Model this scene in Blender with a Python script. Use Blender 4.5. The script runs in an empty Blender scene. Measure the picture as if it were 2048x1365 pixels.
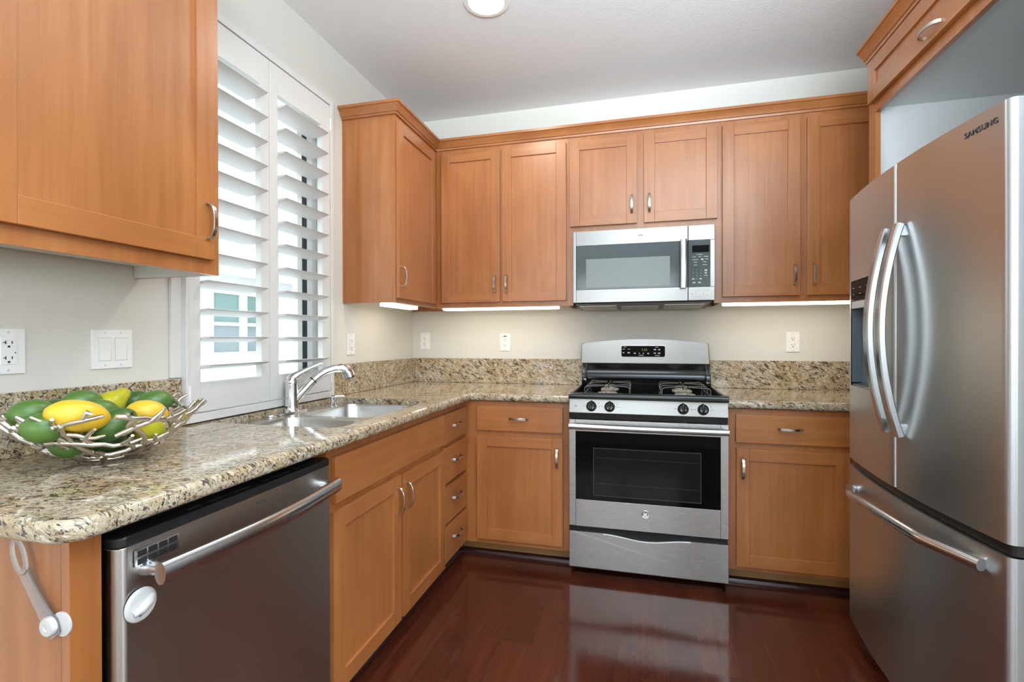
import bpy, bmesh, math, random
from mathutils import Vector, Matrix
PI = math.pi
scene = bpy.context.scene
col = scene.collection

# ---------------------------------------------------------------- camera
cam_data = bpy.data.cameras.new('camera')
cam_data.sensor_fit = 'HORIZONTAL'
cam_data.sensor_width = 36.0
cam_data.lens = 977.94 / 2048 * 36.0
cam_data.clip_start = 0.02
cam = bpy.data.objects.new('camera', cam_data)
col.objects.link(cam)
_y, _p, _r = math.radians(14.5396), math.radians(-0.2468), math.radians(-0.1288)
F = Vector((-math.sin(_y) * math.cos(_p), math.cos(_y) * math.cos(_p), math.sin(_p)))
R = Vector((math.cos(_y), math.sin(_y), 0)); U = R.cross(F)
R2 = math.cos(_r) * R + math.sin(_r) * U
U2 = -math.sin(_r) * R + math.cos(_r) * U
cam.matrix_world = Matrix(((R2.x, U2.x, -F.x, 1.55), (R2.y, U2.y, -F.y, -3.1843), (R2.z, U2.z, -F.z, 1.2106), (0, 0, 0, 1)))
scene.camera = cam

# ---------------------------------------------------------------- view, sky, daylight
vs = scene.view_settings
vs.view_transform = 'Standard'; vs.look = 'None'; vs.gamma = 1.0; vs.use_curve_mapping = False
vs.exposure = 0.0
scene.cycles.use_denoising = True
scene.cycles.max_bounces = 10
scene.cycles.diffuse_bounces = 5
scene.cycles.glossy_bounces = 5
scene.cycles.transparent_max_bounces = 16
scene.cycles.sample_clamp_indirect = 6.0
scene.cycles.caustics_reflective = False
scene.cycles.caustics_refractive = False
world = bpy.data.worlds.new('overcast_sky'); scene.world = world
world.use_nodes = True
wb = world.node_tree.nodes['Background']
wb.inputs[0].default_value = (0.86, 0.94, 1.0, 1); wb.inputs[1].default_value = 2.8

def area_light(name, loc, direction, sx, sy, watts, color=(1, 1, 1), shape='RECTANGLE', spread=PI):
    d = bpy.data.lights.new(name, 'AREA'); d.shape = shape; d.size = sx; d.size_y = sy
    d.energy = watts; d.color = color; d.spread = spread
    o = bpy.data.objects.new(name, d); col.objects.link(o)
    o.location = loc
    o.rotation_euler = Vector(direction).to_track_quat('-Z', 'Y').to_euler()
    return o
# daylight through the rear living room windows; side and right windows are added fill
area_light('daylight_rear_window', (1.3, -7.07, 1.8), (0, 1, 0.08), 1.9, 1.3, 36, (0.88, 0.95, 1.0))
area_light('daylight_wide_window', (3.9, -7.07, 1.8), (0, 1, 0.08), 1.9, 1.3, 36, (0.88, 0.95, 1.0))
area_light('added_side_daylight', (-0.07, -5.4, 1.65), (1, 0, 0.05), 2.2, 1.4, 26, (0.88, 0.95, 1.0))  # unseen lamp and opening added to light the fridge side
area_light('added_right_daylight', (5.27, -4.4, 1.65), (-1, 0, 0.03), 2.8, 1.5, 58, (0.90, 0.96, 1.0))  # unseen lamp and opening added to brighten the left wall
# unseen fill light added behind the camera, aimed up and forward at the ceiling
area_light('added_ceiling_bounce', (2.3, -3.6, 1.95), (-0.08, 0.95, 1), 2.0, 0.9, 134, (0.77, 0.91, 1.0), spread=math.radians(104))

H = 2.74

# ---------------------------------------------------------------- materials
def lin(h):
    h = h.lstrip('#'); out = []
    for i in (0, 2, 4):
        c = int(h[i:i + 2], 16) / 255
        out.append(c / 12.92 if c <= 0.04045 else ((c + 0.055) / 1.055) ** 2.4)
    return (out[0], out[1], out[2], 1)

class NT:
    def __init__(s, name):
        s.m = bpy.data.materials.new(name); s.m.use_nodes = True
        s.t = s.m.node_tree; s.b = s.t.nodes['Principled BSDF']
    def n(s, t, **kw):
        x = s.t.nodes.new(t)
        for k, v in kw.items(): setattr(x, k, v)
        return x
    def l(s, a, b): s.t.links.new(a, b)
    def set(s, **kw):
        for k, v in kw.items(): s.b.inputs[k.replace('_', ' ')].default_value = v
        return s
    def coord(s, scale=(1, 1, 1), rot=(0, 0, 0), kind='Object'):
        tc = s.n('ShaderNodeTexCoord'); mp = s.n('ShaderNodeMapping')
        mp.inputs['Scale'].default_value = scale; mp.inputs['Rotation'].default_value = rot
        s.l(tc.outputs[kind], mp.inputs['Vector']); return mp.outputs['Vector']
    def noise(s, vec, scale, detail=4, rough=0.55, dist=0.0):
        x = s.n('ShaderNodeTexNoise'); x.inputs['Scale'].default_value = scale
        x.inputs['Detail'].default_value = detail; x.inputs['Roughness'].default_value = rough
        x.inputs['Distortion'].default_value = dist
        if vec is not None: s.l(vec, x.inputs['Vector'])
        return x.outputs['Fac']
    def ramp(s, fac, stops, interp='LINEAR'):
        x = s.n('ShaderNodeValToRGB'); e = x.color_ramp; e.interpolation = interp
        while len(e.elements) < len(stops): e.elements.new(0.5)
        for el, (p, c) in zip(e.elements, stops):
            el.position = p; el.color = c if len(c) == 4 else (*c, 1)
        s.l(fac, x.inputs['Fac']); return x.outputs['Color']
    def mix(s, fac, a, b, mode='MIX'):
        x = s.n('ShaderNodeMix'); x.data_type = 'RGBA'; x.blend_type = mode
        for i, v in ((0, fac), (6, a), (7, b)):
            if isinstance(v, (int, float)): x.inputs[i].default_value = v
            elif isinstance(v, tuple): x.inputs[i].default_value = v
            else: s.l(v, x.inputs[i])
        return x.outputs[2]
    def bump(s, h, strength, dist=0.002):
        x = s.n('ShaderNodeBump'); x.inputs['Strength'].default_value = strength; x.inputs['Distance'].default_value = dist
        s.l(h, x.inputs['Height']); s.l(x.outputs['Normal'], s.b.inputs['Normal'])
    def base(s, c): s.l(c, s.b.inputs['Base Color'])

def plain(name, colr, rough=0.5, metal=0.0, **kw):
    n = NT(name); n.set(Base_Color=lin(colr), Roughness=rough, Metallic=metal, **kw); 
    v = n.noise(n.coord((1, 1, 1)), 40, 3)
    r = n.n('ShaderNodeMapRange'); r.inputs['To Min'].default_value = max(0, rough - 0.03); r.inputs['To Max'].default_value = min(1, rough + 0.03)
    n.l(v, r.inputs['Value']); n.l(r.outputs['Result'], n.b.inputs['Roughness'])
    return n.m

def wood(name, scale, c0, c1, c2):
    n = NT(name)
    v = n.coord(scale)
    g = n.noise(v, 1.0, 6, 0.62, 0.6)
    blot = n.noise(n.coord((3.2, 3.2, 2.2)), 1.0, 3, 0.5, 0.4)
    c = n.ramp(g, [(0.25, lin(c0)), (0.5, lin(c1)), (0.75, lin(c2))])
    d = n.ramp(blot, [(0.3, (0.80, 0.74, 0.68, 1)), (0.7, (1.05, 1.05, 1.05, 1))])
    n.base(n.mix(1.0, c, d, 'MULTIPLY'))
    fine = n.noise(n.coord(tuple(4 * s for s in scale)), 1.0, 2)
    n.bump(fine, 0.04, 0.001)
    n.set(Roughness=0.34)
    n.b.inputs['Specular IOR Level'].default_value = 0.6
    n.b.inputs['Coat Weight'].default_value = 0.45; n.b.inputs['Coat Roughness'].default_value = 0.28
    return n.m
WC = ('9f612f', 'ad6d3a', 'b87a47')
M = {}
M['wood_v'] = wood('maple_vertical_grain', (34, 34, 1.6), *WC)
M['wood_h'] = wood('maple_horizontal_grain', (1.6, 1.6, 34), *WC)
M['wood_kick'] = wood('plywood_kick', (1.6, 1.6, 30), '8f6a3a', '9d7645', 'a88350')

def granite():
    n = NT('speckled_granite')
    tc = n.n('ShaderNodeTexCoord'); cb = n.n('ShaderNodeCombineXYZ')
    d = Vector((0.84, 0.22, -0.50)).normalized(); e = d.cross(Vector((0.2, 1, 0.3))).normalized(); f = d.cross(e)
    for k, (ax, sc) in enumerate(((d, 0.30), (e, 1.0), (f, 1.0))):   # the flow direction of the stone
        v = n.n('ShaderNodeVectorMath'); v.operation = 'DOT_PRODUCT'; v.inputs[1].default_value = ax * sc
        n.l(tc.outputs['Object'], v.inputs[0]); n.l(v.outputs['Value'], cb.inputs[k])
    sv = cb.outputs[0]
    def mask(scale, a, b, det=5, rough=0.68, dist=0.8):
        return n.ramp(n.noise(sv, scale, det, rough, dist), [(a, (0, 0, 0, 1)), (b, (1, 1, 1, 1))])
    big = n.noise(sv, 11, 4, 0.6, 0.6)
    c = n.ramp(big, [(0.30, lin('a5875c')), (0.46, lin('b5a07e')), (0.58, lin('c2b59e')), (0.72, lin('a99575'))])
    c = n.mix(mask(120, 0.54, 0.62), c, lin('d9d2c4'))
    c = n.mix(mask(90, 0.52, 0.60), c, lin('9a8b73'))
    c = n.mix(mask(70, 0.59, 0.63, 5, 0.7, 1.0), c, lin('7d5a3a'))
    c = n.mix(mask(85, 0.53, 0.575, 6, 0.72, 1.2), c, lin('453c34'))
    c = n.mix(mask(55, 0.61, 0.64, 6, 0.75, 1.5), c, lin('241f1d'))
    n.base(c); n.set(Roughness=0.07); n.b.inputs['Specular IOR Level'].default_value = 0.6
    return n.m
M['granite'] = granite()

def steel(name, c, rough, brush=(5, 5, 520), aniso=0.0, metal=1.0, along=(1, 0, 0)):
    n = NT(name)
    f = n.noise(n.coord(brush), 1.0, 3, 0.6)
    n.base(n.ramp(f, [(0.2, tuple(x * 0.99 for x in lin(c)[:3]) + (1,)), (0.8, lin(c))]))
    r = n.n('ShaderNodeMapRange'); r.inputs['To Min'].default_value = rough - 0.008; r.inputs['To Max'].default_value = rough + 0.01
    n.l(f, r.inputs['Value']); n.l(r.outputs['Result'], n.b.inputs['Roughness'])
    n.set(Metallic=metal)
    if aniso:
        n.b.inputs['Anisotropic'].default_value = aniso
        n.b.inputs['Anisotropic Rotation'].default_value = 0.25
        t = n.n('ShaderNodeCombineXYZ')
        for k in range(3): t.inputs[k].default_value = along[k]
        n.l(t.outputs[0], n.b.inputs['Tangent'])
    return n.m
M['steel'] = steel('brushed_stainless', 'adacaa', 0.27, aniso=0.7)
M['steel_dimmed'] = steel('dimmed_stainless', '959492', 0.27, aniso=0.5)  # darker copy of the brushed steel; colour dims reflections on microwave and range top
M['steel_fridge'] = steel('fridge_stainless', 'c6cacc', 0.32, aniso=0.7, along=(0, 1, 0))
M['steel_dw'] = steel('dishwasher_stainless', 'c6c3be', 0.32, aniso=0.75, along=(0, 1, 0))
M['steel_sink'] = steel('sink_stainless', 'cfcfcd', 0.25, brush=(120, 4, 120))
M['nickel'] = steel('brushed_nickel', 'c9c4ba', 0.22, brush=(200, 200, 200))
M['handle_steel'] = steel('satin_steel', 'ccd0d3', 0.22, brush=(150, 150, 3))
M['chrome'] = plain('chrome', 'e2e4e6', 0.06, 1.0)
M['silver'] = plain('cast_silver', 'd6cec5', 0.28, 1.0)
M['black_enamel'] = plain('black_enamel', '0b0c0d', 0.12)
M['black_glass'] = plain('black_glass', '040404', 0.04)
M['black_glass'].node_tree.nodes['Principled BSDF'].inputs['Specular IOR Level'].default_value = 0.12
M['glass_line'] = plain('etched_line', '3a3c3b', 0.3)
M['oven_window'] = plain('oven_window_tint', '151716', 0.08)
M['oven_window'].node_tree.nodes['Principled BSDF'].inputs['Specular IOR Level'].default_value = 0.15
M['black_plastic'] = plain('black_plastic', '1b1c1d', 0.35)
M['dark_gap'] = plain('dark_gasket', '0c0c0c', 0.7)
M['grate'] = plain('cast_grate', '757472', 0.35, 0.8)
M['burner'] = plain('burner_metal', 'b9b4aa', 0.45, 0.6)
M['mw_glass'] = plain('smoked_glass', '4a5457', 0.10)
M['mw_screen'] = plain('smoked_window_mesh', '7c8683', 0.22)
M['white_paint'] = plain('white_shutter_paint', 'dddcda', 0.35)
M['white_plastic'] = plain('white_plastic', 'f3f3f1', 0.3)
M['melamine'] = plain('white_melamine', 'e9ebea', 0.4)
M['print_light'] = plain('light_print', 'c8cac8', 0.5)
M['print_dark'] = plain('dark_print', '3a3a3a', 0.5)
M['slot'] = plain('dark_slot', '2a2826', 0.6)
M['grey_plastic'] = plain('grey_cavity_plastic', '66727a', 0.35)
M['lock_plastic'] = plain('lock_plastic', 'cfcfcf', 0.35)
M['shoe'] = plain('dark_stained_moulding', '2e1512', 0.25)
M['vinyl'] = plain('white_vinyl', 'f5f6f6', 0.4)
M['siding'] = plain('neighbour_siding', 'e6e8e8', 0.8)
M['roof_tile'] = plain('roof_tile', 'cfcac6', 0.8)
M['blind_green'] = plain('window_blind', '74918b', 0.3)
M['blind_grey'] = plain('window_blind_grey', '8a9598', 0.3)

def wall_mat(name, c, rough=0.75, bumpy=0.25):
    n = NT(name); v = n.coord((1, 1, 1))
    h = n.noise(v, 130, 3, 0.5); n.bump(h, bumpy, 0.003)
    n.set(Base_Color=lin(c), Roughness=rough); return n.m
M['wall'] = wall_mat('orange_peel_wall', 'dad7cf')
M['ceiling'] = wall_mat('textured_ceiling', 'ecedee', 0.9, 0.4)
M['alcove'] = wall_mat('smooth_white_wall', 'eceeee', 0.7, 0.05)

def floor_mat():
    n = NT('cherry_plank_floor')
    tc = n.n('ShaderNodeTexCoord'); sp = n.n('ShaderNodeSeparateXYZ'); cb = n.n('ShaderNodeCombineXYZ')
    n.l(tc.outputs['Object'], sp.inputs[0])
    n.l(sp.outputs['Y'], cb.inputs['X']); n.l(sp.outputs['X'], cb.inputs['Y'])
    b = n.n('ShaderNodeTexBrick'); n.l(cb.outputs[0], b.inputs['Vector'])
    b.offset = 0.37; b.offset_frequency = 2; b.squash = 1.0
    b.inputs['Scale'].default_value = 1.0; b.inputs['Brick Width'].default_value = 0.95; b.inputs['Row Height'].default_value = 0.127
    b.inputs['Mortar Size'].default_value = 0.0011; b.inputs['Mortar Smooth'].default_value = 0.2; b.inputs['Bias'].default_value = 0.0
    b.inputs['Color1'].default_value = lin('452016'); b.inputs['Color2'].default_value = lin('562a1c'); b.inputs['Mortar'].default_value = lin('4f3228')
    g = n.noise(n.coord((30, 2.2, 30)), 1.0, 6, 0.65, 0.8)
    c = n.mix(1.0, b.outputs['Color'], n.ramp(g, [(0.3, (0.72, 0.68, 0.66, 1)), (0.7, (1.12, 1.08, 1.05, 1))]), 'MULTIPLY')
    n.base(c)
    n.bump(b.outputs['Fac'], -0.3, 0.0015)
    n.set(Roughness=0.13); n.b.inputs['Specular IOR Level'].default_value = 0.55
    return n.m
M['floor'] = floor_mat()

M['carpet'] = wall_mat('bounce_carpet', '8c8378', 0.95, 0.8)  # unseen carpet, added to bounce light up to the ceiling
def emit(name, c, strength):
    n = NT(name); n.set(Base_Color=(0, 0, 0, 1)); n.b.inputs['Emission Color'].default_value = c
    n.b.inputs['Emission Strength'].default_value = strength; return n.m
M['lamp_warm'] = emit('warm_lamp_diffuser', (1, 0.88, 0.70, 1), 4)
M['lamp_can'] = emit('recessed_lamp_lens', (1, 0.95, 0.86, 1), 14)
M['digits'] = emit('green_display_digits', (0.45, 0.55, 0.10, 1), 0.45)
def glass(name, c=(1, 1, 1, 1), rough=0.0, ior=1.45, thin=True):
    n = NT(name)
    if thin:   # single pane: mostly clear, with a fresnel reflection
        t = n.n('ShaderNodeBsdfTransparent'); t.inputs[0].default_value = c
        g = n.n('ShaderNodeBsdfGlossy'); g.inputs['Roughness'].default_value = rough
        fr = n.n('ShaderNodeFresnel')
        ge = n.n('ShaderNodeNewGeometry'); mr = n.n('ShaderNodeMapRange')   # same reflectance on the way in and out of the pane
        mr.inputs['To Min'].default_value = ior; mr.inputs['To Max'].default_value = 1.0 / ior
        n.l(ge.outputs['Backfacing'], mr.inputs['Value']); n.l(mr.outputs['Result'], fr.inputs['IOR'])
        mx = n.n('ShaderNodeMixShader'); n.l(fr.outputs[0], mx.inputs[0]); n.l(t.outputs[0], mx.inputs[1]); n.l(g.outputs[0], mx.inputs[2])
        n.l(mx.outputs[0], n.t.nodes['Material Output'].inputs['Surface'])
    else:
        n.set(Base_Color=c, Roughness=rough, IOR=ior); n.b.inputs['Transmission Weight'].default_value = 0.8
    return n.m
M['pane'] = glass('window_pane', (0.97, 0.99, 0.99, 1))
M['clear_plastic'] = glass('clear_plastic', (0.95, 0.95, 0.95, 1), 0.06, 1.3, thin=False)

def fruit(name, c0, c1, rough=0.3, sc=9):
    n = NT(name); v = n.noise(n.coord((1, 1, 1)), sc, 3, 0.5, 0.3)
    n.base(n.ramp(v, [(0.3, lin(c0)), (0.7, lin(c1))]))
    n.bump(n.noise(n.coord((1, 1, 1)), 350, 2), 0.08, 0.001)
    n.set(Roughness=rough); n.b.inputs['Subsurface Weight'].default_value = 0.0
    n.b.inputs['Subsurface Radius'].default_value = (0.01, 0.01, 0.003)
    return n.m
M['lemon'] = fruit('lemon_skin', 'dfae24', 'e8c23c', 0.35)
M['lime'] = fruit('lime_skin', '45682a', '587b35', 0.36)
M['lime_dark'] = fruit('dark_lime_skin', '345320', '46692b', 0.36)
M['pear'] = fruit('pear_skin', '9aa01a', 'c4b220', 0.35, 14)
M['stem'] = plain('dark_stem', '2c2116', 0.7)

# ---------------------------------------------------------------- geometry helpers
class MB:
    def __init__(s): s.bm = bmesh.new(); s.mi = 0
    def _tag(s, faces):
        for f in faces: f.material_index = s.mi
    def box(s, x0, x1, y0, y1, z0, z1, bev=0.0, seg=2):
        x0, x1 = min(x0, x1), max(x0, x1); y0, y1 = min(y0, y1), max(y0, y1); z0, z1 = min(z0, z1), max(z0, z1)
        v = [s.bm.verts.new(c) for c in ((x0, y0, z0), (x1, y0, z0), (x1, y1, z0), (x0, y1, z0), (x0, y0, z1), (x1, y0, z1), (x1, y1, z1), (x0, y1, z1))]
        fs = [s.bm.faces.new([v[i] for i in q]) for q in ((3, 2, 1, 0), (4, 5, 6, 7), (0, 1, 5, 4), (1, 2, 6, 5), (2, 3, 7, 6), (3, 0, 4, 7))]
        s._tag(fs)
        if bev > 0:
            es = list({e for f in fs for e in f.edges})
            r = bmesh.ops.bevel(s.bm, geom=es, offset=bev, offset_type='OFFSET', segments=seg, profile=0.5, affect='EDGES', clamp_overlap=True)
            s._tag(r['faces'])
        return s
    def prism(s, pts, axis, a, b, bev=0.0, seg=2):
        """pts: 2-D outline in the two other axes (order x,y,z without axis)."""
        def P(p, t):
            return {'X': (t, p[0], p[1]), 'Y': (p[0], t, p[1]), 'Z': (p[0], p[1], t)}[axis]
        va = [s.bm.verts.new(P(p, a)) for p in pts]; vb = [s.bm.verts.new(P(p, b)) for p in pts]
        n = len(pts); fs = [s.bm.faces.new(va), s.bm.faces.new(vb[::-1])]
        for i in range(n): fs.append(s.bm.faces.new((va[i], vb[i], vb[(i + 1) % n], va[(i + 1) % n])))
        s._tag(fs)
        if bev > 0:
            es = list(fs[0].edges) + list(fs[1].edges)
            r = bmesh.ops.bevel(s.bm, geom=es, offset=bev, offset_type='OFFSET', segments=seg, profile=0.5, affect='EDGES', clamp_overlap=True)
            s._tag(r['faces'])
        return s
    def loft(s, rings, closed=True, cap=True):
        R_ = [[s.bm.verts.new(p) for p in r] for r in rings]; fs = []
        n = len(R_[0])
        for a, b in zip(R_[:-1], R_[1:]):
            for i in range(n if closed else n - 1):
                fs.append(s.bm.faces.new((a[i], a[(i + 1) % n], b[(i + 1) % n], b[i])))
        if cap and closed:
            fs.append(s.bm.faces.new(R_[0][::-1])); fs.append(s.bm.faces.new(R_[-1]))
        s._tag(fs); return s
    def tube(s, path, r, n=12, flat=None, up=None, cap=True):
        """round tube, or flat=(half width along `up` side, half thickness) strap."""
        path = [Vector(p) for p in path]; rings = []; N = len(path); prev = None
        for i, p in enumerate(path):
            d = (path[min(i + 1, N - 1)] - path[max(i - 1, 0)]).normalized()
            if up is not None: u = Vector(up); u = (u - d * u.dot(d)).normalized()
            elif prev is None:
                u = Vector((0, 0, 1)) if abs(d.z) < 0.9 else Vector((1, 0, 0)); u = (u - d * u.dot(d)).normalized()
            else: u = (prev - d * prev.dot(d)).normalized()
            prev = u; w = d.cross(u); rr = r[i] if isinstance(r, (list, tuple)) else r
            if flat:
                a, b = flat; k = rr
                c = min(a, b) * 0.35
                ring = [(a, b - c), (a - c, b), (-a + c, b), (-a, b - c), (-a, -b + c), (-a + c, -b), (a - c, -b), (a, -b + c)]
                rings.append([p + u * (q[0] * k) + w * (q[1] * k) for q in ring])
            else:
                rings.append([p + u * (rr * math.cos(t)) + w * (rr * math.sin(t)) for t in [2 * PI * j / n for j in range(n)]])
        return s.loft(rings, True, cap)
    def lathe(s, prof, center, axis=(0, 0, 1), n=32, cap=True):
        """prof: list of (radius, height along axis)."""
        ax = Vector(axis).normalized(); u = Vector((1, 0, 0)) if abs(ax.x) < 0.9 else Vector((0, 1, 0))
        u = (u - ax * u.dot(ax)).normalized(); w = ax.cross(u); c = Vector(center)
        return s.loft([[c + ax * h + (u * math.cos(t) + w * math.sin(t)) * max(r, 1e-5) for t in [2 * PI * j / n for j in range(n)]] for r, h in prof], True, cap)
    def ellipsoid(s, c, r, rot=None, n=20, m=14, fn=None):
        rings = []
        for i in range(m + 1):
            ph = -PI / 2 + PI * i / m; ring = []
            for j in range(n):
                t = 2 * PI * j / n
                p = Vector((math.cos(ph) * math.cos(t), math.cos(ph) * math.sin(t), math.sin(ph)))
                if i in (0, m): p = Vector((1e-4 * math.cos(t), 1e-4 * math.sin(t), p.z))
                if fn: p = fn(p)
                p = Vector((p.x * r[0], p.y * r[1], p.z * r[2]))
                if rot is not None: p = rot @ p
                ring.append(p + Vector(c))
            rings.append(ring)
        return s.loft(rings, True, True)

ORG = {}
def world_org(o):
    v = Vector((0, 0, 0))
    while o is not None: v += o.location; o = o.parent
    return v
def obj(name, mb, mats, parent=None, org=None, sharp=35, label=None, kind=None):
    """link the collected shapes as ONE mesh object; vertices are given in world coordinates"""
    me = bpy.data.meshes.new(name)
    bmesh.ops.recalc_face_normals(mb.bm, faces=mb.bm.faces)
    o_ = world_org(parent) if parent is not None else Vector(org if org else (0, 0, 0))
    bmesh.ops.translate(mb.bm, verts=mb.bm.verts, vec=-o_)
    mb.bm.to_mesh(me); mb.bm.free()
    for m in (mats if isinstance(mats, (list, tuple)) else [mats]): me.materials.append(M[m] if isinstance(m, str) else m)
    for p in me.polygons: p.use_smooth = True
    me.set_sharp_from_angle(angle=math.radians(sharp))
    o = bpy.data.objects.new(name, me); col.objects.link(o)
    if sharp <= 50:
        wn = o.modifiers.new('weighted_normals', 'WEIGHTED_NORMAL'); wn.keep_sharp = True; wn.weight = 80
    if parent is not None: o.parent = parent
    else: o.location = o_
    if label: o['label'] = label
    if kind: o['kind'] = kind
    return o
def thing(name, label, cat, loc, group=None):
    o = bpy.data.objects.new(name, None); col.objects.link(o); o.location = loc
    o.empty_display_size = 0.1
    o['label'] = label; o['category'] = cat
    if group: o['group'] = group
    return o
def tag(o, label, cat, group=None):
    o['label'] = label; o['category'] = cat
    if group: o['group'] = group
    return o
def struct(name, mb, mats, org=None, parent=None):
    o = obj(name, mb, mats, parent, org)
    if parent is None: o['kind'] = 'structure'
    return o
def copy_tree(o, parent=None):
    c = o.copy(); col.objects.link(c); c.parent = parent
    for ch in list(o.children): copy_tree(ch, c)
    return c
def text_mesh(name, body, mat, parent, origin, xdir, ydir, size, depth=0.0006, align='CENTER', label=None, font_shear=0.0, spacing=1.0):
    cu = bpy.data.curves.new(name, 'FONT'); cu.body = body; cu.size = size; cu.extrude = depth
    cu.align_x = align; cu.align_y = 'CENTER'; cu.shear = font_shear; cu.space_character = spacing
    t = bpy.data.objects.new(name, cu); col.objects.link(t)
    dg = bpy.context.evaluated_depsgraph_get(); dg.update()
    me = bpy.data.meshes.new_from_object(t.evaluated_get(dg))
    bpy.data.objects.remove(t); bpy.data.curves.remove(cu)
    X = Vector(xdir).normalized(); Y = Vector(ydir).normalized(); Z = X.cross(Y)
    po = world_org(parent)
    me.transform(Matrix(((X.x, Y.x, Z.x, 0), (X.y, Y.y, Z.y, 0), (X.z, Y.z, Z.z, 0), (0, 0, 0, 1))))
    me.transform(Matrix.Translation(Vector(origin) - po))
    me.name = name; me.materials.clear(); me.materials.append(M[mat])
    o = bpy.data.objects.new(name, me); col.objects.link(o); o.parent = parent
    if label: o['label'] = label
    return o

# frames of reference for fronts: 'B' = back run (faces -Y), 'L' = left run (faces +X), 'R' = fridge side (faces -X)
def fbox(mb, side, a0, a1, z0, z1, d0, d1, bev=0.0, seg=2):
    """box on a front: a along the run, d = distance coordinate of the face axis"""
    if side == 'B': mb.box(a0, a1, d0, d1, z0, z1, bev, seg)
    else: mb.box(d0, d1, a0, a1, z0, z1, bev, seg)

# ---------------------------------------------------------------- room shell
W1 = dict(y0=-1.815, y1=-1.0, z0=0.94, z1=2.41)
mb = MB()
for a in ((-7.0, -6.55, 0, H), (-4.25, W1['y0'], 0, H), (-6.55, -4.25, 0, 0.95), (-6.55, -4.25, 2.4, H), (W1['y1'], 0.15, 0, H), (W1['y0'], W1['y1'], 0, W1['z0']), (W1['y0'], W1['y1'], W1['z1'], H)):
    mb.box(-0.15, 0, a[0], a[1], a[2], a[3])
struct('wall_left', mb, 'wall')
struct('wall_back', MB().box(-0.15, 5.35, 0, 0.15, 0, H), 'wall')
mb = MB(); mb.box(3.28, 3.40, -2.06, 0, 0, H); mb.box(2.52, 3.28, -2.06, -1.945, 0, H); mb.box(3.28, 5.35, -2.06, -1.945, 0, H); mb.box(5.2, 5.35, -7.0, -5.85, 0, H); mb.box(5.2, 5.35, -2.95, -2.06, 0, H); mb.box(5.2, 5.35, -5.85, -2.95, 0, 0.85); mb.box(5.2, 5.35, -5.85, -2.95, 2.45, H)
struct('wall_right', mb, 'alcove')
mb = MB()
for a in ((-0.15, 0.35, 0, H), (2.25, 2.95, 0, H), (4.85, 5.35, 0, H), (0.35, 2.25, 0, 1.15), (0.35, 2.25, 2.45, H), (2.95, 4.85, 0, 1.15), (2.95, 4.85, 2.45, H)):
    mb.box(a[0], a[1], -7.15, -7.0, a[2], a[3])
struct('wall_rear', mb, 'wall')
struct('ceiling', MB().box(-0.15, 5.35, -7.15, 0.15, H, H + 0.1), 'ceiling')
struct('floor', MB().box(-0.15, 5.35, -3.9, 0.15, -0.08, 0), 'floor')
struct('floor_living', MB().box(-0.15, 5.35, -7.15, -3.9, -0.08, 0.004), 'carpet')
# stub wall closing the far side of the fridge recess
struct('wall_alcove', MB().box(2.534, 3.28, -0.776, -0.70, 0, 2.44), 'alcove')

# kitchen window: frame, sash, pane
w = thing('window_1', 'white vinyl window behind the shutters over the sink', 'window', (-0.1, -1.4075, 0.94)); w['kind'] = 'structure'
for k in ('label', 'category'):
    del w[k]
mb = MB(); y0, y1, z0, z1 = W1['y0'], W1['y1'], W1['z0'], W1['z1']
for a in ((y0, y0 + 0.035, z0, z1), (y1 - 0.035, y1, z0, z1), (y0 + 0.035, y1 - 0.035, z0, z0 + 0.04), (y0 + 0.035, y1 - 0.035, z1 - 0.04, z1)):
    mb.box(-0.115, -0.055, a[0], a[1], a[2], a[3], 0.003)
mb.box(-0.10, -0.07, -1.125, -1.09, z0 + 0.04, z1 - 0.04, 0.002)
obj('window_frame', mb, 'vinyl', w)
obj('gasket', MB().box(-0.098, -0.072, -1.078, -1.052, z0 + 0.041, z1 - 0.041), 'print_dark', w)
obj('pane', MB().box(-0.088, -0.084, y0 + 0.035, y1 - 0.035, z0 + 0.04, z1 - 0.04), 'pane', w)
# living room windows (seen only as reflections); side and right ones added for their light
for i, (ua, ub, za, zb) in enumerate(((0.35, 2.25, 1.15, 2.45), (2.95, 4.85, 1.15, 2.45), (-6.55, -4.25, 0.95, 2.4), (-5.85, -2.95, 0.85, 2.45))):
    mb = MB(); um = (ua + ub) / 2
    for a in ((ua, ua + 0.05, za, zb), (ub - 0.05, ub, za, zb), (ua + .05, ub - .05, za, za + 0.05), (ua + .05, ub - .05, zb - 0.05, zb), (um - 0.03, um + 0.03, za + .05, zb - .05)):
        if i < 2: mb.box(a[0], a[1], -7.05, -7.01, a[2], a[3])
        elif i == 2: mb.box(-0.05, -0.01, a[0], a[1], a[2], a[3])
        else: mb.box(5.21, 5.25, a[0], a[1], a[2], a[3])
    wo = obj('window_%d' % (i + 2), mb, 'vinyl'); wo['kind'] = 'structure'

# ---------------------------------------------------------------- plantation shutters
sh = thing('plantation_shutters', 'white plantation shutters over the sink with tilted open louvers', 'shutters', (0.0, -1.4075, 0.917))
fy0, fy1, fz0, fz1 = -1.832, -0.983, 0.917, 2.428
mb = MB()
for a in ((fy0, fy0 + 0.013, fz0, fz1), (fy1 - 0.024, fy1, fz0, fz1), (fy0 + 0.013, fy1 - 0.024, fz0, fz0 + 0.03), (fy0 + 0.013, fy1 - 0.024, fz1 - 0.028, fz1)):
    mb.box(0.0, 0.037, a[0], a[1], a[2], a[3], 0.003)
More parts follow.
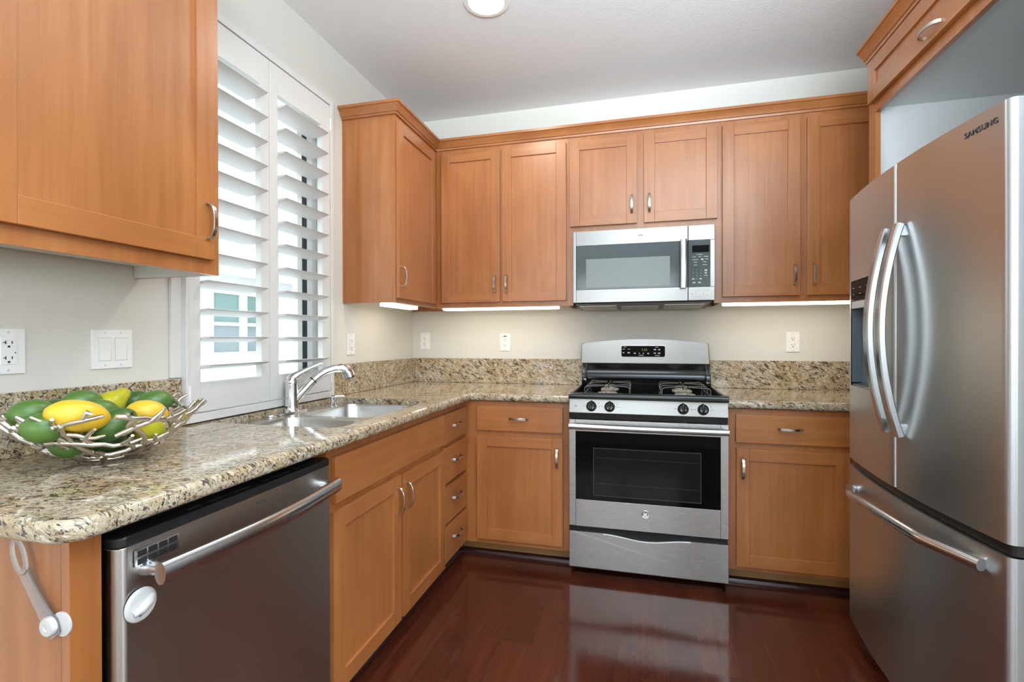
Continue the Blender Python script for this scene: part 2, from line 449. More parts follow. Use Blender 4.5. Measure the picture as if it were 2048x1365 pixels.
# outer moulding lip on the wall side
for a in ((fy0 - 0.036, fy0 + 0.001, 1.078, fz1 + 0.022), (fy1 - 0.001, fy1 + 0.02, 1.082, fz1 + 0.022), (fy0 - 0.001, fy1 + 0.001, fz1 - 0.001, fz1 + 0.022)):
    mb.box(0.0, 0.016, a[0], a[1], a[2], a[3], 0.004)
obj('shutter_frame', mb, 'white_paint', sh)
pz0, pz1, oz0, oz1 = 0.952, 2.397, 1.057, 2.273
for (a0, a1, b0, b1) in ((-1.818, -1.4305, -1.770, -1.479), (-1.4285, -1.010, -1.377, -1.072)):
    mb = MB()
    mb.box(0.004, 0.032, a0, b0, pz0, pz1, 0.0015); mb.box(0.004, 0.032, b1, a1, pz0, pz1, 0.0015)
    mb.box(0.004, 0.032, b0, b1, pz0, oz0, 0.001); mb.box(0.004, 0.032, b0, b1, oz1, pz1, 0.001)
    pan = obj('shutter_panel', mb, 'white_paint', sh)
    tl = math.radians(9)
    for i in range(12):
        zn = 1.1195 + 0.1008 * i; L = 0.114
        cx, cz_ = 0.073 - math.cos(tl) * L / 2, zn - math.sin(tl) * L / 2
        pts = []
        for j in range(16):
            t = 2 * PI * j / 16; px, pz = math.cos(t) * L / 2, math.sin(t) * 0.0058
            pts.append((cx + px * math.cos(tl) - pz * math.sin(tl), cz_ + px * math.sin(tl) + pz * math.cos(tl)))
        obj('louver', MB().prism(pts, 'Y', b0 + 0.002, b1 - 0.002), 'white_paint', pan, sharp=60)
for z in (1.02, 2.30):
    for yh in (-1.8185, -1.0085):
        obj('hinge', MB().lathe([(0.004, -0.03), (0.004, 0.03)], (0.036, yh, z), n=10), 'white_plastic', sh)

# ---------------------------------------------------------------- cabinets
def strap_mesh(along, out, half=0.052, rise=0.030, w=0.0062, t=0.0022):
    a, n_ = Vector(along), Vector(out); up = a.cross(n_)
    path = []
    for i in range(15):
        th = PI * i / 14
        x = -half * math.cos(th); y = rise * math.sin(th) ** 0.75 if 0 < i < 14 else 0.0
        path.append(a * x + n_ * y)
    mb = MB(); mb.tube(path, 1.0, flat=(w, t), up=up)
    me = bpy.data.meshes.new('handle'); bmesh.ops.recalc_face_normals(mb.bm, faces=mb.bm.faces); mb.bm.to_mesh(me); mb.bm.free()
    me.materials.append(M['nickel'])
    for p in me.polygons: p.use_smooth = True
    me.set_sharp_from_angle(angle=math.radians(40))
    return me
HM = {('B', 'v'): strap_mesh((0, 0, 1), (0, -1, 0)), ('B', 'h'): strap_mesh((1, 0, 0), (0, -1, 0)),
      ('L', 'v'): strap_mesh((0, 0, 1), (1, 0, 0)), ('L', 'h'): strap_mesh((0, 1, 0), (1, 0, 0)), ('R', 'h'): strap_mesh((0, 1, 0), (-1, 0, 0))}
def handle(parent, side, orient, a, z, d):
    o = bpy.data.objects.new('handle', HM[(side, orient)]); col.objects.link(o); o.parent = parent
    pos = Vector((a, d, z)) if side == 'B' else Vector((d, a, z))
    o.location = pos - world_org(parent)
    o['label'] = 'brushed nickel arched pull'
    return o
OUT = {'B': -1, 'L': 1, 'R': -1}
def shaker_door(parent, side, a0, a1, z0, z1, d_face, th=0.019, st=0.058, rec=0.009):
    s = OUT[side]; f = d_face + s * th
    a0, a1 = min(a0, a1), max(a0, a1)
    mb = MB(); bv = 0.0018
    fbox(mb, side, a0, a0 + st, z0, z1, d_face, f, bv); fbox(mb, side, a1 - st, a1, z0, z1, d_face, f, bv)
    fbox(mb, side, a0 + st - 0.004, a1 - st + 0.004, z0 + st - 0.004, z1 - st + 0.004, d_face, f - s * rec)
    mb.mi = 1
    fbox(mb, side, a0 + st, a1 - st, z0, z0 + st, d_face, f - s * 0.0003, bv); fbox(mb, side, a0 + st, a1 - st, z1 - st, z1, d_face, f - s * 0.0003, bv)
    return obj('door', mb, ['wood_v', 'wood_h'], parent)
def slab_front(parent, side, a0, a1, z0, z1, d_face, name='drawer', th=0.019):
    mb = MB(); fbox(mb, side, a0, a1, z0, z1, d_face, d_face + OUT[side] * th, 0.0022)
    return obj(name, mb, 'wood_h', parent)
def face_frame(parent, side, a0, a1, z0, z1, d_face, opens, th=0.019):
    """stiles full height, rails between; opens = list of (a0,a1,z0,z1) openings -> built as a plain rail/stile set"""
    mb = MB(); s = OUT[side]; b = d_face - s * th
    a0, a1 = min(a0, a1), max(a0, a1)
    xs = sorted({a0, a1} | {v for o in opens for v in o[:2]}); zs = sorted({z0, z1} | {v for o in opens for v in o[2:]})
    for i in range(len(xs) - 1):
        run = None
        for j in range(len(zs) - 1):
            ca, cz_ = (xs[i] + xs[i + 1]) / 2, (zs[j] + zs[j + 1]) / 2
            if any(o[0] < ca < o[1] and o[2] < cz_ < o[3] for o in opens):
                if run: fbox(mb, side, xs[i], xs[i + 1], run[0], run[1], b, d_face); run = None
            else: run = (run[0] if run else zs[j], zs[j + 1])
        if run: fbox(mb, side, xs[i], xs[i + 1], run[0], run[1], b, d_face)
    return obj('face_frame', mb, 'wood_v', parent)

UF = -0.312           # back run upper face plane (Y)
ZU0, ZU1 = 1.405, 2.43
def wall_cabinet_body(parent, x0, x1, y0, y1, z0, z1, side, lip=0.035, ends=(True, True)):
    """carcass with recessed white bottom; the end panels drop to z0"""
    mb = MB(); t = 0.016
    if side == 'B':
        mb.box(x0, x0 + t, y0, y1, z0, z1); mb.box(x1 - t, x1, y0, y1, z0, z1)
        mb.box(x0 + t, x1 - t, y1 - 0.006, y1, z0 + lip, z1); mb.box(x0 + t, x1 - t, y0, y1, z1 - t, z1)
        mb.mi = 1; mb.box(x0 + t, x1 - t, y0, y1 - 0.006, z0 + lip, z0 + lip + t)
    else:
        mb.box(x0, x1, y0, y0 + t, z0, z1); mb.box(x0, x1, y1 - t, y1, z0, z1)
        mb.box(x0 if side == 'L' else x1 - 0.006, x0 + 0.006 if side == 'L' else x1, y0 + t, y1 - t, z0 + lip, z1); mb.box(x0, x1, y0 + t, y1 - t, z1 - t, z1)
        mb.mi = 1; mb.box(x0 + 0.006 if side == 'L' else x0, x1 if side == 'L' else x1 - 0.006, y0 + t, y1 - t, z0 + lip, z0 + lip + t)
    return obj('body', mb, ['wood_v', 'melamine'], parent)

def back_wall_cabinet(label, x0, x1, z0, doors, opens):
    t = thing('wall_cabinet', label, 'cabinet', ((x0 + x1) / 2, -0.15, z0), 'maple wall cabinets')
    wall_cabinet_body(t, x0 + 0.001, x1 - 0.001, UF + 0.0195, -0.001, z0, ZU1 - 0.01, 'B')
    face_frame(t, 'B', x0 + 0.0003, x1 - 0.0003, z0, ZU1, UF, opens)
    for a0, a1, dz0, dz1, hs in doors:
        d = shaker_door(t, 'B', a0, a1, dz0, dz1, UF - 0.0005)
        handle(d, 'B', 'v', a1 - 0.029 if hs > 0 else a0 + 0.029, dz0 + 0.108, UF - 0.0195)
    return t
DZ0, DZ1 = 1.436, 2.365
cab_a = back_wall_cabinet('tall two-door honey maple wall cabinet left of the microwave', 0.3147, 1.149, ZU0,
                  [(0.354, 0.734, DZ0, DZ1, 1), (0.749, 1.138, DZ0, DZ1, -1)], [(0.372, 0.722, 1.45, 2.35), (0.762, 1.12, 1.45, 2.35)])
back_wall_cabinet('short two-door honey maple wall cabinet directly above the microwave', 1.149, 1.980, 1.826,
                  [(1.160, 1.541, 1.865, DZ1, 1), (1.579, 1.965, 1.865, DZ1, -1)], [(1.18, 1.53, 1.88, 2.35), (1.59, 1.94, 1.88, 2.35)])
cab_c = back_wall_cabinet('tall two-door honey maple wall cabinet between microwave and fridge', 1.980, 2.80, ZU0,
                  [(1.990, 2.368, DZ0, DZ1, 1), (2.401, 2.779, DZ0, DZ1, -1)], [(2.01, 2.355, 1.45, 2.35), (2.415, 2.75, 1.45, 2.35)])
obj('filler_strip', MB().box(1.1492, 1.178, UF - 0.0, UF + 0.019, ZU0, 1.8255), 'wood_v', cab_a)
obj('filler_strip', MB().box(1.949, 1.9798, UF - 0.0, UF + 0.019, ZU0, 1.8255), 'wood_v', cab_c)

# corner cabinet on the left wall (door faces the room, end panel faces the window)
t = thing('wall_cabinet', 'single-door honey maple corner wall cabinet beside the window shutters', 'cabinet', (0.15, -0.43, ZU0), 'maple wall cabinets')
LF = 0.314
wall_cabinet_body(t, 0.001, LF - 0.0195, -0.851, -0.001, ZU0, ZU1 - 0.01, 'L')
face_frame(t, 'L', -0.851, -0.3125, ZU0, ZU1, LF, [(-0.82, -0.38, 1.45, 2.35)])
d = shaker_door(t, 'L', -0.846, -0.357, 1.428, DZ1 - 0.004, LF + 0.0005)
handle(d, 'L', 'v', -0.815, 1.545, LF + 0.0195)
mb = MB(); mb.box(0.0, 0.012, -0.8535, -0.8515, ZU0, ZU1 - 0.04)
obj('scribe_strip', mb, 'wood_v', t)

# near cabinet on the left wall
t = thing('wall_cabinet', 'large honey maple wall cabinet nearest the viewer, above the switch plate', 'cabinet', (0.15, -2.27, ZU0), 'maple wall cabinets')
wall_cabinet_body(t, 0.001, 0.312 - 0.0195, -2.575, -1.966, ZU0, ZU1 - 0.01, 'L', lip=0.038)
face_frame(t, 'L', -2.575, -1.966, ZU0, ZU1, 0.312, [(-2.53, -2.02, 1.45, 2.35)])
obj('end_liner', MB().box(0.002, 0.292, -1.985, -1.9825, ZU0 + 0.0005, ZU0 + 0.0375), 'melamine', t)
d = shaker_door(t, 'L', -2.535, -1.997, 1.446, DZ1, 0.3125, st=0.060)
handle(d, 'L', 'v', -2.024, 1.556, 0.3125 + 0.019)

# cabinet above the fridge
FX = 2.51
t = thing('fridge_cabinet', 'honey maple cabinet with white underside above the refrigerator', 'cabinet', (2.85, -1.35, 2.15))
mb = MB(); mb.box(FX + 0.0195, 3.27, -0.776 + 0.001, -0.757, 2.15, 2.42); mb.box(FX + 0.0195, 3.27, -1.944, -1.928, 2.15, 2.42); mb.box(FX + 0.0195, 3.27, -1.928, -0.776, 2.40, 2.42)
mb.mi = 1; mb.box(FX + 0.0195, 3.27, -1.928, -0.7765, 2.19, 2.206)
obj('body', mb, ['wood_v', 'melamine'], t)
face_frame(t, 'R', -1.944, -0.757, 2.158, 2.43, FX, [(-1.72, -0.815, 2.22, 2.36)])
for a0, a1 in ((-1.750, -0.790),):
    d = shaker_door(t, 'R', a0, a1, 2.200, 2.374, FX - 0.0005)
    handle(d, 'R', 'h', -1.262 if a1 > -1 else -1.465, 2.232, FX - 0.0195)
# tall end panel / stile going down beside the fridge
tp = tag(obj('tall_end_panel', MB().box(FX, FX + 0.0195, -0.815, -0.757, 0.0, 2.1575).box(FX + 0.0195, FX + 0.0235, -0.80, -0.757, 0, 2.149), 'wood_v', org=(FX, -0.78, 0)), 'narrow vertical maple panel strip at the far side of the refrigerator', 'panel')

# crown mouldings
def crown(name, path, label, z0=2.392, z1=2.452, proj=0.046):
    """path: (x, y, nx, ny) corners with mitre directions (outward offset per unit projection)"""
    prof = [(0, 0), (0.010, 0), (0.012, 0.010), (0.018, 0.013), (0.024, 0.026), (0.036, 0.040), (0.040, 0.044), (0.046, 0.046), (0.046, 0.060), (0.0, 0.060)]
    rings = [[(x + nx * o * proj / 0.046, y + ny * o * proj / 0.046, z0 + h * (z1 - z0) / 0.06) for o, h in prof] for x, y, nx, ny in path]
    mb = MB(); mb.loft(rings, True, True)
    return tag(obj(name, mb, 'wood_h', org=path[0][:2] + (z0,), sharp=25), label, 'moulding')
crown('crown_moulding', [(0.002, -0.8512, 0, -1), (LF + 0.0003, -0.8512, 0.9, -0.9), (LF + 0.0003, UF - 0.0003, 0.9, -0.9), (2.80, UF - 0.0003, 0, -1)],
      'maple crown moulding running along the corner and back wall cabinets')
crown('crown_moulding', [(FX - 0.0003, -0.75, -1, 0), (FX - 0.0003, -1.944, -1, 0)], 'maple crown moulding on the cabinet above the refrigerator')

# ---------------------------------------------------------------- base cabinets
BF = -0.61; LBF = 0.61; ZB1 = 0.868
def base_body_B(t, x0, x1):
    mb = MB(); k = 0.016; zk = 0.105
    mb.box(x0, x0 + k, BF + 0.0195, -0.005, zk, ZB1); mb.box(x1 - k, x1, BF + 0.0195, -0.005, zk, ZB1)
    mb.box(x0 + k, x1 - k, BF + 0.0195, -0.005, zk, zk + k); mb.box(x0 + k, x1 - k, -0.014, -0.005, zk + k, ZB1)
    obj('body', mb, 'wood_v', t)
    obj('toe_kick', MB().box(0.5525 if x0 < 1 else x0, x1, -0.552, -0.536, 0.0, 0.1045), 'wood_kick', t)
# left of the range
t = thing('base_cabinet', 'maple base cabinet left of the range with one drawer over one door', 'cabinet', (0.92, -0.3, 0), 'maple base cabinets')
base_body_B(t, 0.66, 1.194)
face_frame(t, 'B', 0.6105, 1.194, 0.085, ZB1, BF, [(0.70, 1.15, 0.14, 0.66), (0.70, 1.15, 0.72, 0.83)])
d = slab_front(t, 'B', 0.685, 1.161, 0.711, 0.846, BF - 0.0005); handle(d, 'B', 'h', 0.923, 0.781, BF - 0.0195)
d = shaker_door(t, 'B', 0.685, 1.161, 0.112, 0.681, BF - 0.0005); handle(d, 'B', 'v', 1.133, 0.578, BF - 0.0195)
# right of the range
t = thing('base_cabinet', 'maple base cabinet between range and refrigerator', 'cabinet', (2.4, -0.3, 0), 'maple base cabinets')
base_body_B(t, 1.97, 2.80)
face_frame(t, 'B', 1.97, 2.80, 0.085, ZB1, BF, [(2.02, 2.45, 0.14, 0.66), (2.02, 2.45, 0.72, 0.83)])
d = slab_front(t, 'B', 2.004, 2.488, 0.708, 0.845, BF - 0.0005); handle(d, 'B', 'h', 2.238, 0.782, BF - 0.0195)
d = shaker_door(t, 'B', 2.006, 2.488, 0.108, 0.678, BF - 0.0005); handle(d, 'B', 'v', 2.033, 0.585, BF - 0.0195)
# drawer bank on the left run
def base_body_L(t, y0, y1, mid=True):
    mb = MB(); k = 0.016; zk = 0.105
    mb.box(0.005, LBF - 0.0195, y0, y0 + k, zk, ZB1); mb.box(0.005, LBF - 0.0195, y1 - k, y1, zk, ZB1)
    mb.box(0.005, LBF - 0.0195, y0 + k, y1 - k, zk, zk + k)
    obj('body', mb, 'wood_v', t)
    obj('toe_kick', MB().box(0.536, 0.552, y0, y1, 0.0, 0.1045), 'wood_kick', t)
t = thing('drawer_cabinet', 'narrow four-drawer maple base cabinet in the inner corner', 'cabinet', (0.3, -0.77, 0), 'maple base cabinets')
base_body_L(t, -0.952, -0.61)
face_frame(t, 'L', -0.952, -0.6095, 0.085, ZB1, LBF, [(-0.915, -0.655, 0.14, 0.25), (-0.915, -0.655, 0.32, 0.45), (-0.915, -0.655, 0.51, 0.65), (-0.915, -0.655, 0.70, 0.82)])
for z0, z1, hz in ((0.695, 0.838, 0.770), (0.495, 0.672, 0.596), (0.294, 0.477, 0.402), (0.100, 0.280, 0.206)):
    d = slab_front(t, 'L', -0.938, -0.634, z0, z1, LBF + 0.0005); handle(d, 'L', 'h', -0.800, hz, LBF + 0.0195)
# sink base
t = thing('sink_cabinet', 'two-door maple base cabinet under the sink with a wide false drawer front', 'cabinet', (0.3, -1.4, 0), 'maple base cabinets')
base_body_L(t, -1.862, -0.953)
face_frame(t, 'L', -1.862, -0.953, 0.085, ZB1, LBF, [(-1.82, -0.99, 0.14, 0.66), (-1.82, -0.99, 0.72, 0.82)])
mb = MB(); mb.box(LBF - 0.0195, LBF, -1.41, -1.376, 0.14, 0.66); obj('centre_stile', mb, 'wood_v', t)
slab_front(t, 'L', -1.840, -0.949, 0.692, 0.840, LBF + 0.0005, 'false_drawer_front')
d = shaker_door(t, 'L', -1.850, -1.403, 0.085, 0.668, LBF + 0.0005, st=0.060); handle(d, 'L', 'v', -1.432, 0.572, LBF + 0.0195)
d = shaker_door(t, 'L', -1.383, -0.946, 0.085, 0.664, LBF + 0.0005, st=0.060); handle(d, 'L', 'v', -1.354, 0.572, LBF + 0.0195)
# end panel beside the dishwasher
t = thing('end_panel', 'maple end panel at the near end of the counter beside the dishwasher', 'panel', (0.3, -2.56, 0))
obj('side_panel', MB().box(0.005, 0.586, -2.566, -2.550, 0, ZB1), 'wood_v', t)
mb = MB(); mb.box(0.5905, LBF, -2.569, -2.517, 0, ZB1, 0.001); mb.box(0.57, 0.5905, -2.55, -2.52, 0, ZB1)
obj('face_stile', mb, 'wood_v', t)

# dark quarter-round shoe mouldings along the toe kicks
def qround(name, axis, a, b, c, sgn, label):
    pts = [(0, 0.001)] + [(0.024 * math.cos(x), 0.001 + 0.026 * math.sin(x)) for x in [PI / 2 * i / 6 for i in range(7)]]
    mb = MB(); mb.prism([(c + sgn * p, q) for p, q in pts], axis, a, b)
    return tag(obj(name, mb, 'shoe', org=((c, a, 0) if axis == 'Y' else (a, c, 0))), label, 'moulding')
qround('shoe_moulding', 'X', 0.576, 1.19, -0.552, -1, 'dark quarter-round shoe moulding on the floor left of the range')
qround('shoe_moulding', 'X', 1.975, 2.80, -0.552, -1, 'dark quarter-round shoe moulding on the floor right of the range')
qround('shoe_moulding', 'Y', -0.552, -1.86, 0.552, 1, 'dark quarter-round shoe moulding on the floor below the sink cabinet')

# ---------------------------------------------------------------- countertops and backsplashes
CT, CB = 0.912, 0.872
def counter(name, xs, ys, keep, label, round_corners, nose, org):
    bm_ = MB(); bm = bm_.bm; V = {}
    def v(x, y, z):
        k = (round(x, 4), round(y, 4), z)
        if k not in V: V[k] = bm.verts.new((x, y, z))
        return V[k]
    cells = {(i, j) for i in range(len(xs) - 1) for j in range(len(ys) - 1) if keep((xs[i] + xs[i + 1]) / 2, (ys[j] + ys[j + 1]) / 2)}
    for i, j in cells:
        x0, x1, y0, y1 = xs[i], xs[i + 1], ys[j], ys[j + 1]
        bm.faces.new((v(x0, y0, CT), v(x1, y0, CT), v(x1, y1, CT), v(x0, y1, CT)))
        bm.faces.new((v(x0, y1, CB), v(x1, y1, CB), v(x1, y0, CB), v(x0, y0, CB)))
        for di, dj, p, q in ((-1, 0, (x0, y0), (x0, y1)), (1, 0, (x1, y0), (x1, y1)), (0, -1, (x0, y0), (x1, y0)), (0, 1, (x0, y1), (x1, y1))):
            if (i + di, j + dj) not in cells:
                bm.faces.new((v(*p, CT), v(*q, CT), v(*q, CB), v(*p, CB)))
    bmesh.ops.recalc_face_normals(bm, faces=bm.faces)
    for (x, y), r in round_corners:
        es = [e for e in bm.edges if all(abs(u.co.x - x) < 1e-3 and abs(u.co.y - y) < 1e-3 for u in e.verts)]
        bmesh.ops.bevel(bm, geom=es, offset=r, offset_type='OFFSET', segments=6, profile=0.5, affect='EDGES')
    def on_nose(e):
        a, b = e.verts
        if abs(a.co.z - b.co.z) > 1e-4 or len(e.link_faces) != 2: return False
        if abs(abs(e.link_faces[0].normal.z) - abs(e.link_faces[1].normal.z)) < 0.5: return False
        return nose((a.co + b.co) / 2)
    es = [e for e in bm.edges if on_nose(e)]
    bmesh.ops.bevel(bm, geom=es, offset=0.0165, offset_type='OFFSET', segments=6, profile=0.55, affect='EDGES')
    return tag(obj(name, bm_, 'granite', org=org), label, 'countertop')
SX0, SX1, SY0, SY1 = 0.046, 0.572, -1.752, -0.985
XL = 0.657; YB = -0.642
counter('countertop', [0.0, SX0, SX1, XL, 1.199], [-2.607, SY0, SY1, YB, 0.0],
        lambda x, y: (x < XL or y > YB) and not (SX0 < x < SX1 and SY0 < y < SY1),
        'speckled granite countertop wrapping the corner around the sink',
        [((SX0, SY0), 0.05), ((SX1, SY0), 0.06), ((SX0, SY1), 0.05), ((SX1, SY1), 0.06), ((XL, -2.607), 0.055), ((XL, YB), 0.012)],
        lambda p: (p.x > XL - 0.06 and p.y < YB + 0.02 and p.x < XL + 0.02) or (p.y < -2.54 and p.x > 0.01) or (p.x >= XL - 0.001 and p.y < YB + 0.001 and p.x < 1.195), (0.33, -1.3, CB))
counter('countertop', [1.965, 2.80], [YB, 0.0], lambda x, y: True, 'short speckled granite countertop between range and refrigerator', [], lambda p: p.y < YB + 0.001, (2.4, -0.32, CB))
def splash(x0, x1, y0, y1, label, z1=1.078):
    return tag(obj('backsplash', MB().box(x0, x1, y0, y1, CT + 0.0003, z1, 0.002, 1), 'granite', org=((x0 + x1) / 2, (y0 + y1) / 2, CT)), label, 'backsplash')
splash(0.0005, 0.02, -2.607, -1.834, 'granite backsplash strip on the left wall behind the fruit bowl', 1.077)
splash(0.0005, 0.02, -0.965, -0.0005, 'granite backsplash strip on the left wall between shutters and corner')
splash(0.0205, 1.199, -0.02, -0.0005, 'granite backsplash strip on the back wall left of the range')
splash(1.965, 2.80, -0.02, -0.0005, 'granite backsplash strip on the back wall right of the range')

# ---------------------------------------------------------------- sink, faucet
def rrect(x0, x1, y0, y1, r, z, n=6):
    pts = []
    for cx, cy, a in ((x1 - r, y1 - r, 0), (x0 + r, y1 - r, PI / 2), (x0 + r, y0 + r, PI), (x1 - r, y0 + r, 3 * PI / 2)):
        for i in range(n + 1):
            t = a + PI / 2 * i / n; pts.append((cx + r * math.cos(t), cy + r * math.sin(t), z))
    return pts
sink = thing('kitchen_sink', 'stainless steel double-bowl sink set below the granite under the window', 'sink', (0.31, -1.37, 0.69))
ZS = 0.889
bowls = [(0.150, 0.512, -1.728, -1.447), (0.145, 0.505, -1.402, -1.025)]
mb = MB(); bm = mb.bm; edges = []
def ring_edges(pts):
    vs_ = [bm.verts.new(p) for p in pts]
    return [bm.edges.new((vs_[i], vs_[(i + 1) % len(vs_)])) for i in range(len(vs_))]
edges += ring_edges(rrect(SX0 + 0.001, SX1 - 0.001, SY0 + 0.001, SY1 - 0.001, 0.05, ZS))
for b in bowls: edges += ring_edges(rrect(*b, 0.07, ZS))
bmesh.ops.triangle_fill(bm, use_beauty=True, use_dissolve=False, edges=edges, normal=(0, 0, 1))
obj('deck', mb, 'steel_sink', sink)
for b in bowls:
    mb = MB(); x0, x1, y0, y1 = b; rings = []
    for ins, z in ((0.0, ZS), (0.001, ZS - 0.004), (0.003, ZS - 0.01), (0.010, 0.74), (0.016, 0.722), (0.030, 0.709), (0.06, 0.703), (0.14, 0.700)):
        rings.append(rrect(x0 + ins, x1 - ins, y0 + ins, y1 - ins, max(0.07 - ins * 0.3, 0.01), z))
    mb.loft(rings, True, False); 
    f = mb.bm.faces.new([v for v in mb.bm.verts if v.co.z < 0.7005][::1]) if False else None
    bo = obj('bowl', mb, 'steel_sink', sink, sharp=60)
    cx, cy = (x0 + x1) / 2, (y0 + y1) / 2
    obj('drain', MB().lathe([(0.11, 0), (0.11, 0.0008), (0.043, 0.001), (0.041, 0.003), (0.036, 0.002), (0.034, -0.004), (0.0, -0.004)], (cx, cy, 0.6995)), 'chrome', bo)
fa = thing('kitchen_faucet', 'chrome pull-out kitchen faucet with side lever on the sink deck', 'faucet', (0.075, -1.35, ZS))
fc = Vector((0.075, -1.35, ZS)); fd = Vector((0.165, 0.18, 0)).normalized(); FLn = 0.244
mb = MB()
pts = [(fc.x + 0.028 * math.cos(t) + 0.0, fc.y - 0.015 + (0.125) * math.sin(t) * (1 if abs(math.sin(t)) < 2 else 1)) for t in [2 * PI * i / 28 for i in range(28)]]
mb.prism(pts, 'Z', ZS + 0.0005, ZS + 0.008, 0.003)
obj('base_plate', mb, 'chrome', fa)
mb = MB(); mb.lathe([(0.034, 0.008), (0.030, 0.014), (0.0285, 0.03), (0.027, 0.06), (0.0262, 0.12), (0.0265, 0.128)], fc)
obj('column', mb, 'chrome', fa, sharp=50)
mb = MB(); top = fc + Vector((0, 0, 0.128))
mb.lathe([(0.0265, 0.001), (0.0265, 0.012), (0.0235, 0.026), (0.012, 0.034), (0.0, 0.036)], top)
lev = [top + Vector((0, 0, 0.02)) + fd * (0.13 * s) + Vector((0, 0, 0.010 * math.sin(s * PI * 0.5) + 0.058 * s ** 0.85)) for s in [i / 10 for i in range(11)]]
lev[-1].z -= 0.003
mb.tube(lev, [0.019, 0.018, 0.0155, 0.013, 0.011, 0.0098, 0.009, 0.0085, 0.008, 0.0075, 0.006], n=12)
obj('lever', mb, 'chrome', fa, sharp=50)
mb = MB()
def sp(s, z): return fc + fd * (FLn * s) + Vector((0, 0, z - ZS))
mb.tube([sp(0.0, 0.925), sp(0.06, 0.945), sp(0.16, 0.975), sp(0.30, 1.012), sp(0.36, 1.026)], [0.012, 0.019, 0.021, 0.0192, 0.0183], n=16)
obj('spout_neck', mb, 'chrome', fa, sharp=50)
obj('joint_ring', MB().tube([sp(0.358, 1.0255), sp(0.372, 1.029)], 0.0188, n=16), 'black_plastic', fa)
mb = MB()
mb.tube([sp(0.372, 1.029), sp(0.47, 1.049), sp(0.60, 1.066), sp(0.74, 1.076), sp(0.86, 1.077), sp(0.93, 1.071), sp(0.985, 1.058), sp(1.02, 1.036)], [0.0178, 0.0182, 0.0186, 0.0192, 0.021, 0.0235, 0.026, 0.0265], n=16)
obj('spray_head', mb, 'chrome', fa, sharp=50)
mb = MB(); mb.tube([sp(1.021, 1.0355), sp(1.026, 1.031)], 0.0225, n=16)
obj('nozzle', mb, 'black_plastic', fa)
sd = tag(obj('soap_dispenser', MB().lathe([(0.021, 0.0), (0.021, 0.004), (0.016, 0.006), (0.0145, 0.030), (0.0155, 0.036), (0.0155, 0.044), (0.009, 0.046), (0.009, 0.054), (0.0, 0.054)], (0.13, -1.13, ZS + 0.0005)).tube([(0.13, -1.13, ZS + 0.046), (0.16, -1.105, ZS + 0.049), (0.168, -1.098, ZS + 0.045)], [0.007, 0.006, 0.005], n=10), 'chrome', org=(0.13, -1.13, ZS), sharp=50), 'small chrome soap dispenser on the sink deck right of the faucet', 'soap dispenser')

# ---------------------------------------------------------------- outlets and switches
def duplex(parent, side, a, z, s=1.0):
    """two receptacles with slots on a plate, centred at (a, z)"""
    def place(mb, da, dz, wa, wz, d0, d1, bev=0.0):
        if side == 'B': mb.box(a + da - wa / 2, a + da + wa / 2, -d1, -d0, z + dz - wz / 2, z + dz + wz / 2, bev)
        else: mb.box(d0, d1, a + da - wa / 2, a + da + wa / 2, z + dz - wz / 2, z + dz + wz / 2, bev)
    return place
def outlet(side, a, z, label, gfci=False, screw=False, face_grey=False):
    loc = (a, 0, z - 0.057) if side == 'B' else (0, a, z - 0.057)
    t = thing('wall_outlet', label, 'outlet', loc, 'wall outlets')
    pl = duplex(t, side, a, z)
    mb = MB(); pl(mb, 0, 0, 0.072, 0.116, 0.0003, 0.006, 0.002); plate = obj('cover_plate', mb, 'white_plastic', t)
    mb = MB(); pl(mb, 0, 0, 0.034, 0.067, 0.006, 0.0085, 0.001)
    rc = obj('receptacle', mb, 'white_plastic', t)
    for dz in (0.0195, -0.0195):
        mb = MB()
        pl(mb, -0.0065, dz + 0.003, 0.0022, 0.0085, 0.0085, 0.0089); pl(mb, 0.0065, dz + 0.003, 0.0022, 0.007, 0.0085, 0.0089)
        pl(mb, 0, dz - 0.0075, 0.005, 0.005, 0.0085, 0.0089)
        if gfci: pl(mb, -0.009, dz + 0.003, 0.006, 0.002, 0.0085, 0.0089)
        obj('socket_slots', mb, 'slot', rc)
    if gfci: mb = MB(); pl(mb, 0.013, -0.004, 0.0022, 0.003, 0.0085, 0.0089); obj('indicator', mb, 'slot', rc)
    if gfci:
        mb = MB(); pl(mb, -0.001, 0.0045, 0.014, 0.0045, 0.0085, 0.0092, 0.0004); pl(mb, -0.001, -0.0025, 0.012, 0.0055, 0.0085, 0.0092, 0.0004); obj('test_buttons', mb, 'white_plastic', t)
    if screw:
        mb = MB(); pl(mb, 0, 0.040, 0.024, 0.006, 0.006, 0.0068); obj('dark_tab', mb, 'slot', t)
    for dz in (0.0485, -0.0485):
        mb = MB(); pl(mb, 0, dz, 0.005, 0.005, 0.006, 0.0067, 0.0006); obj('screw', mb, 'print_light', plate)
    return t
outlet('B', 0.092, 1.196, 'white duplex outlet on the back wall nearest the corner')
outlet('B', 0.678, 1.188, 'white outlet with a dark tab on the back wall midway between corner and range', screw=True)
outlet('B', 2.422, 1.189, 'white duplex outlet on the back wall right of the range')
outlet('L', -0.781, 1.182, 'white duplex outlet on the left wall between shutters and corner cabinet')
outlet('L', -2.307, 1.182, 'white test-button outlet plate on the left wall above the fruit bowl', gfci=True)
t = thing('light_switch', 'white double rocker switch plate on the left wall beside the shutters', 'light switch', (0, -2.052, 1.125))
mb = MB(); mb.box(0.0003, 0.006, -2.111, -1.993, 1.124, 1.241, 0.002); plate = obj('cover_plate', mb, 'white_plastic', t)
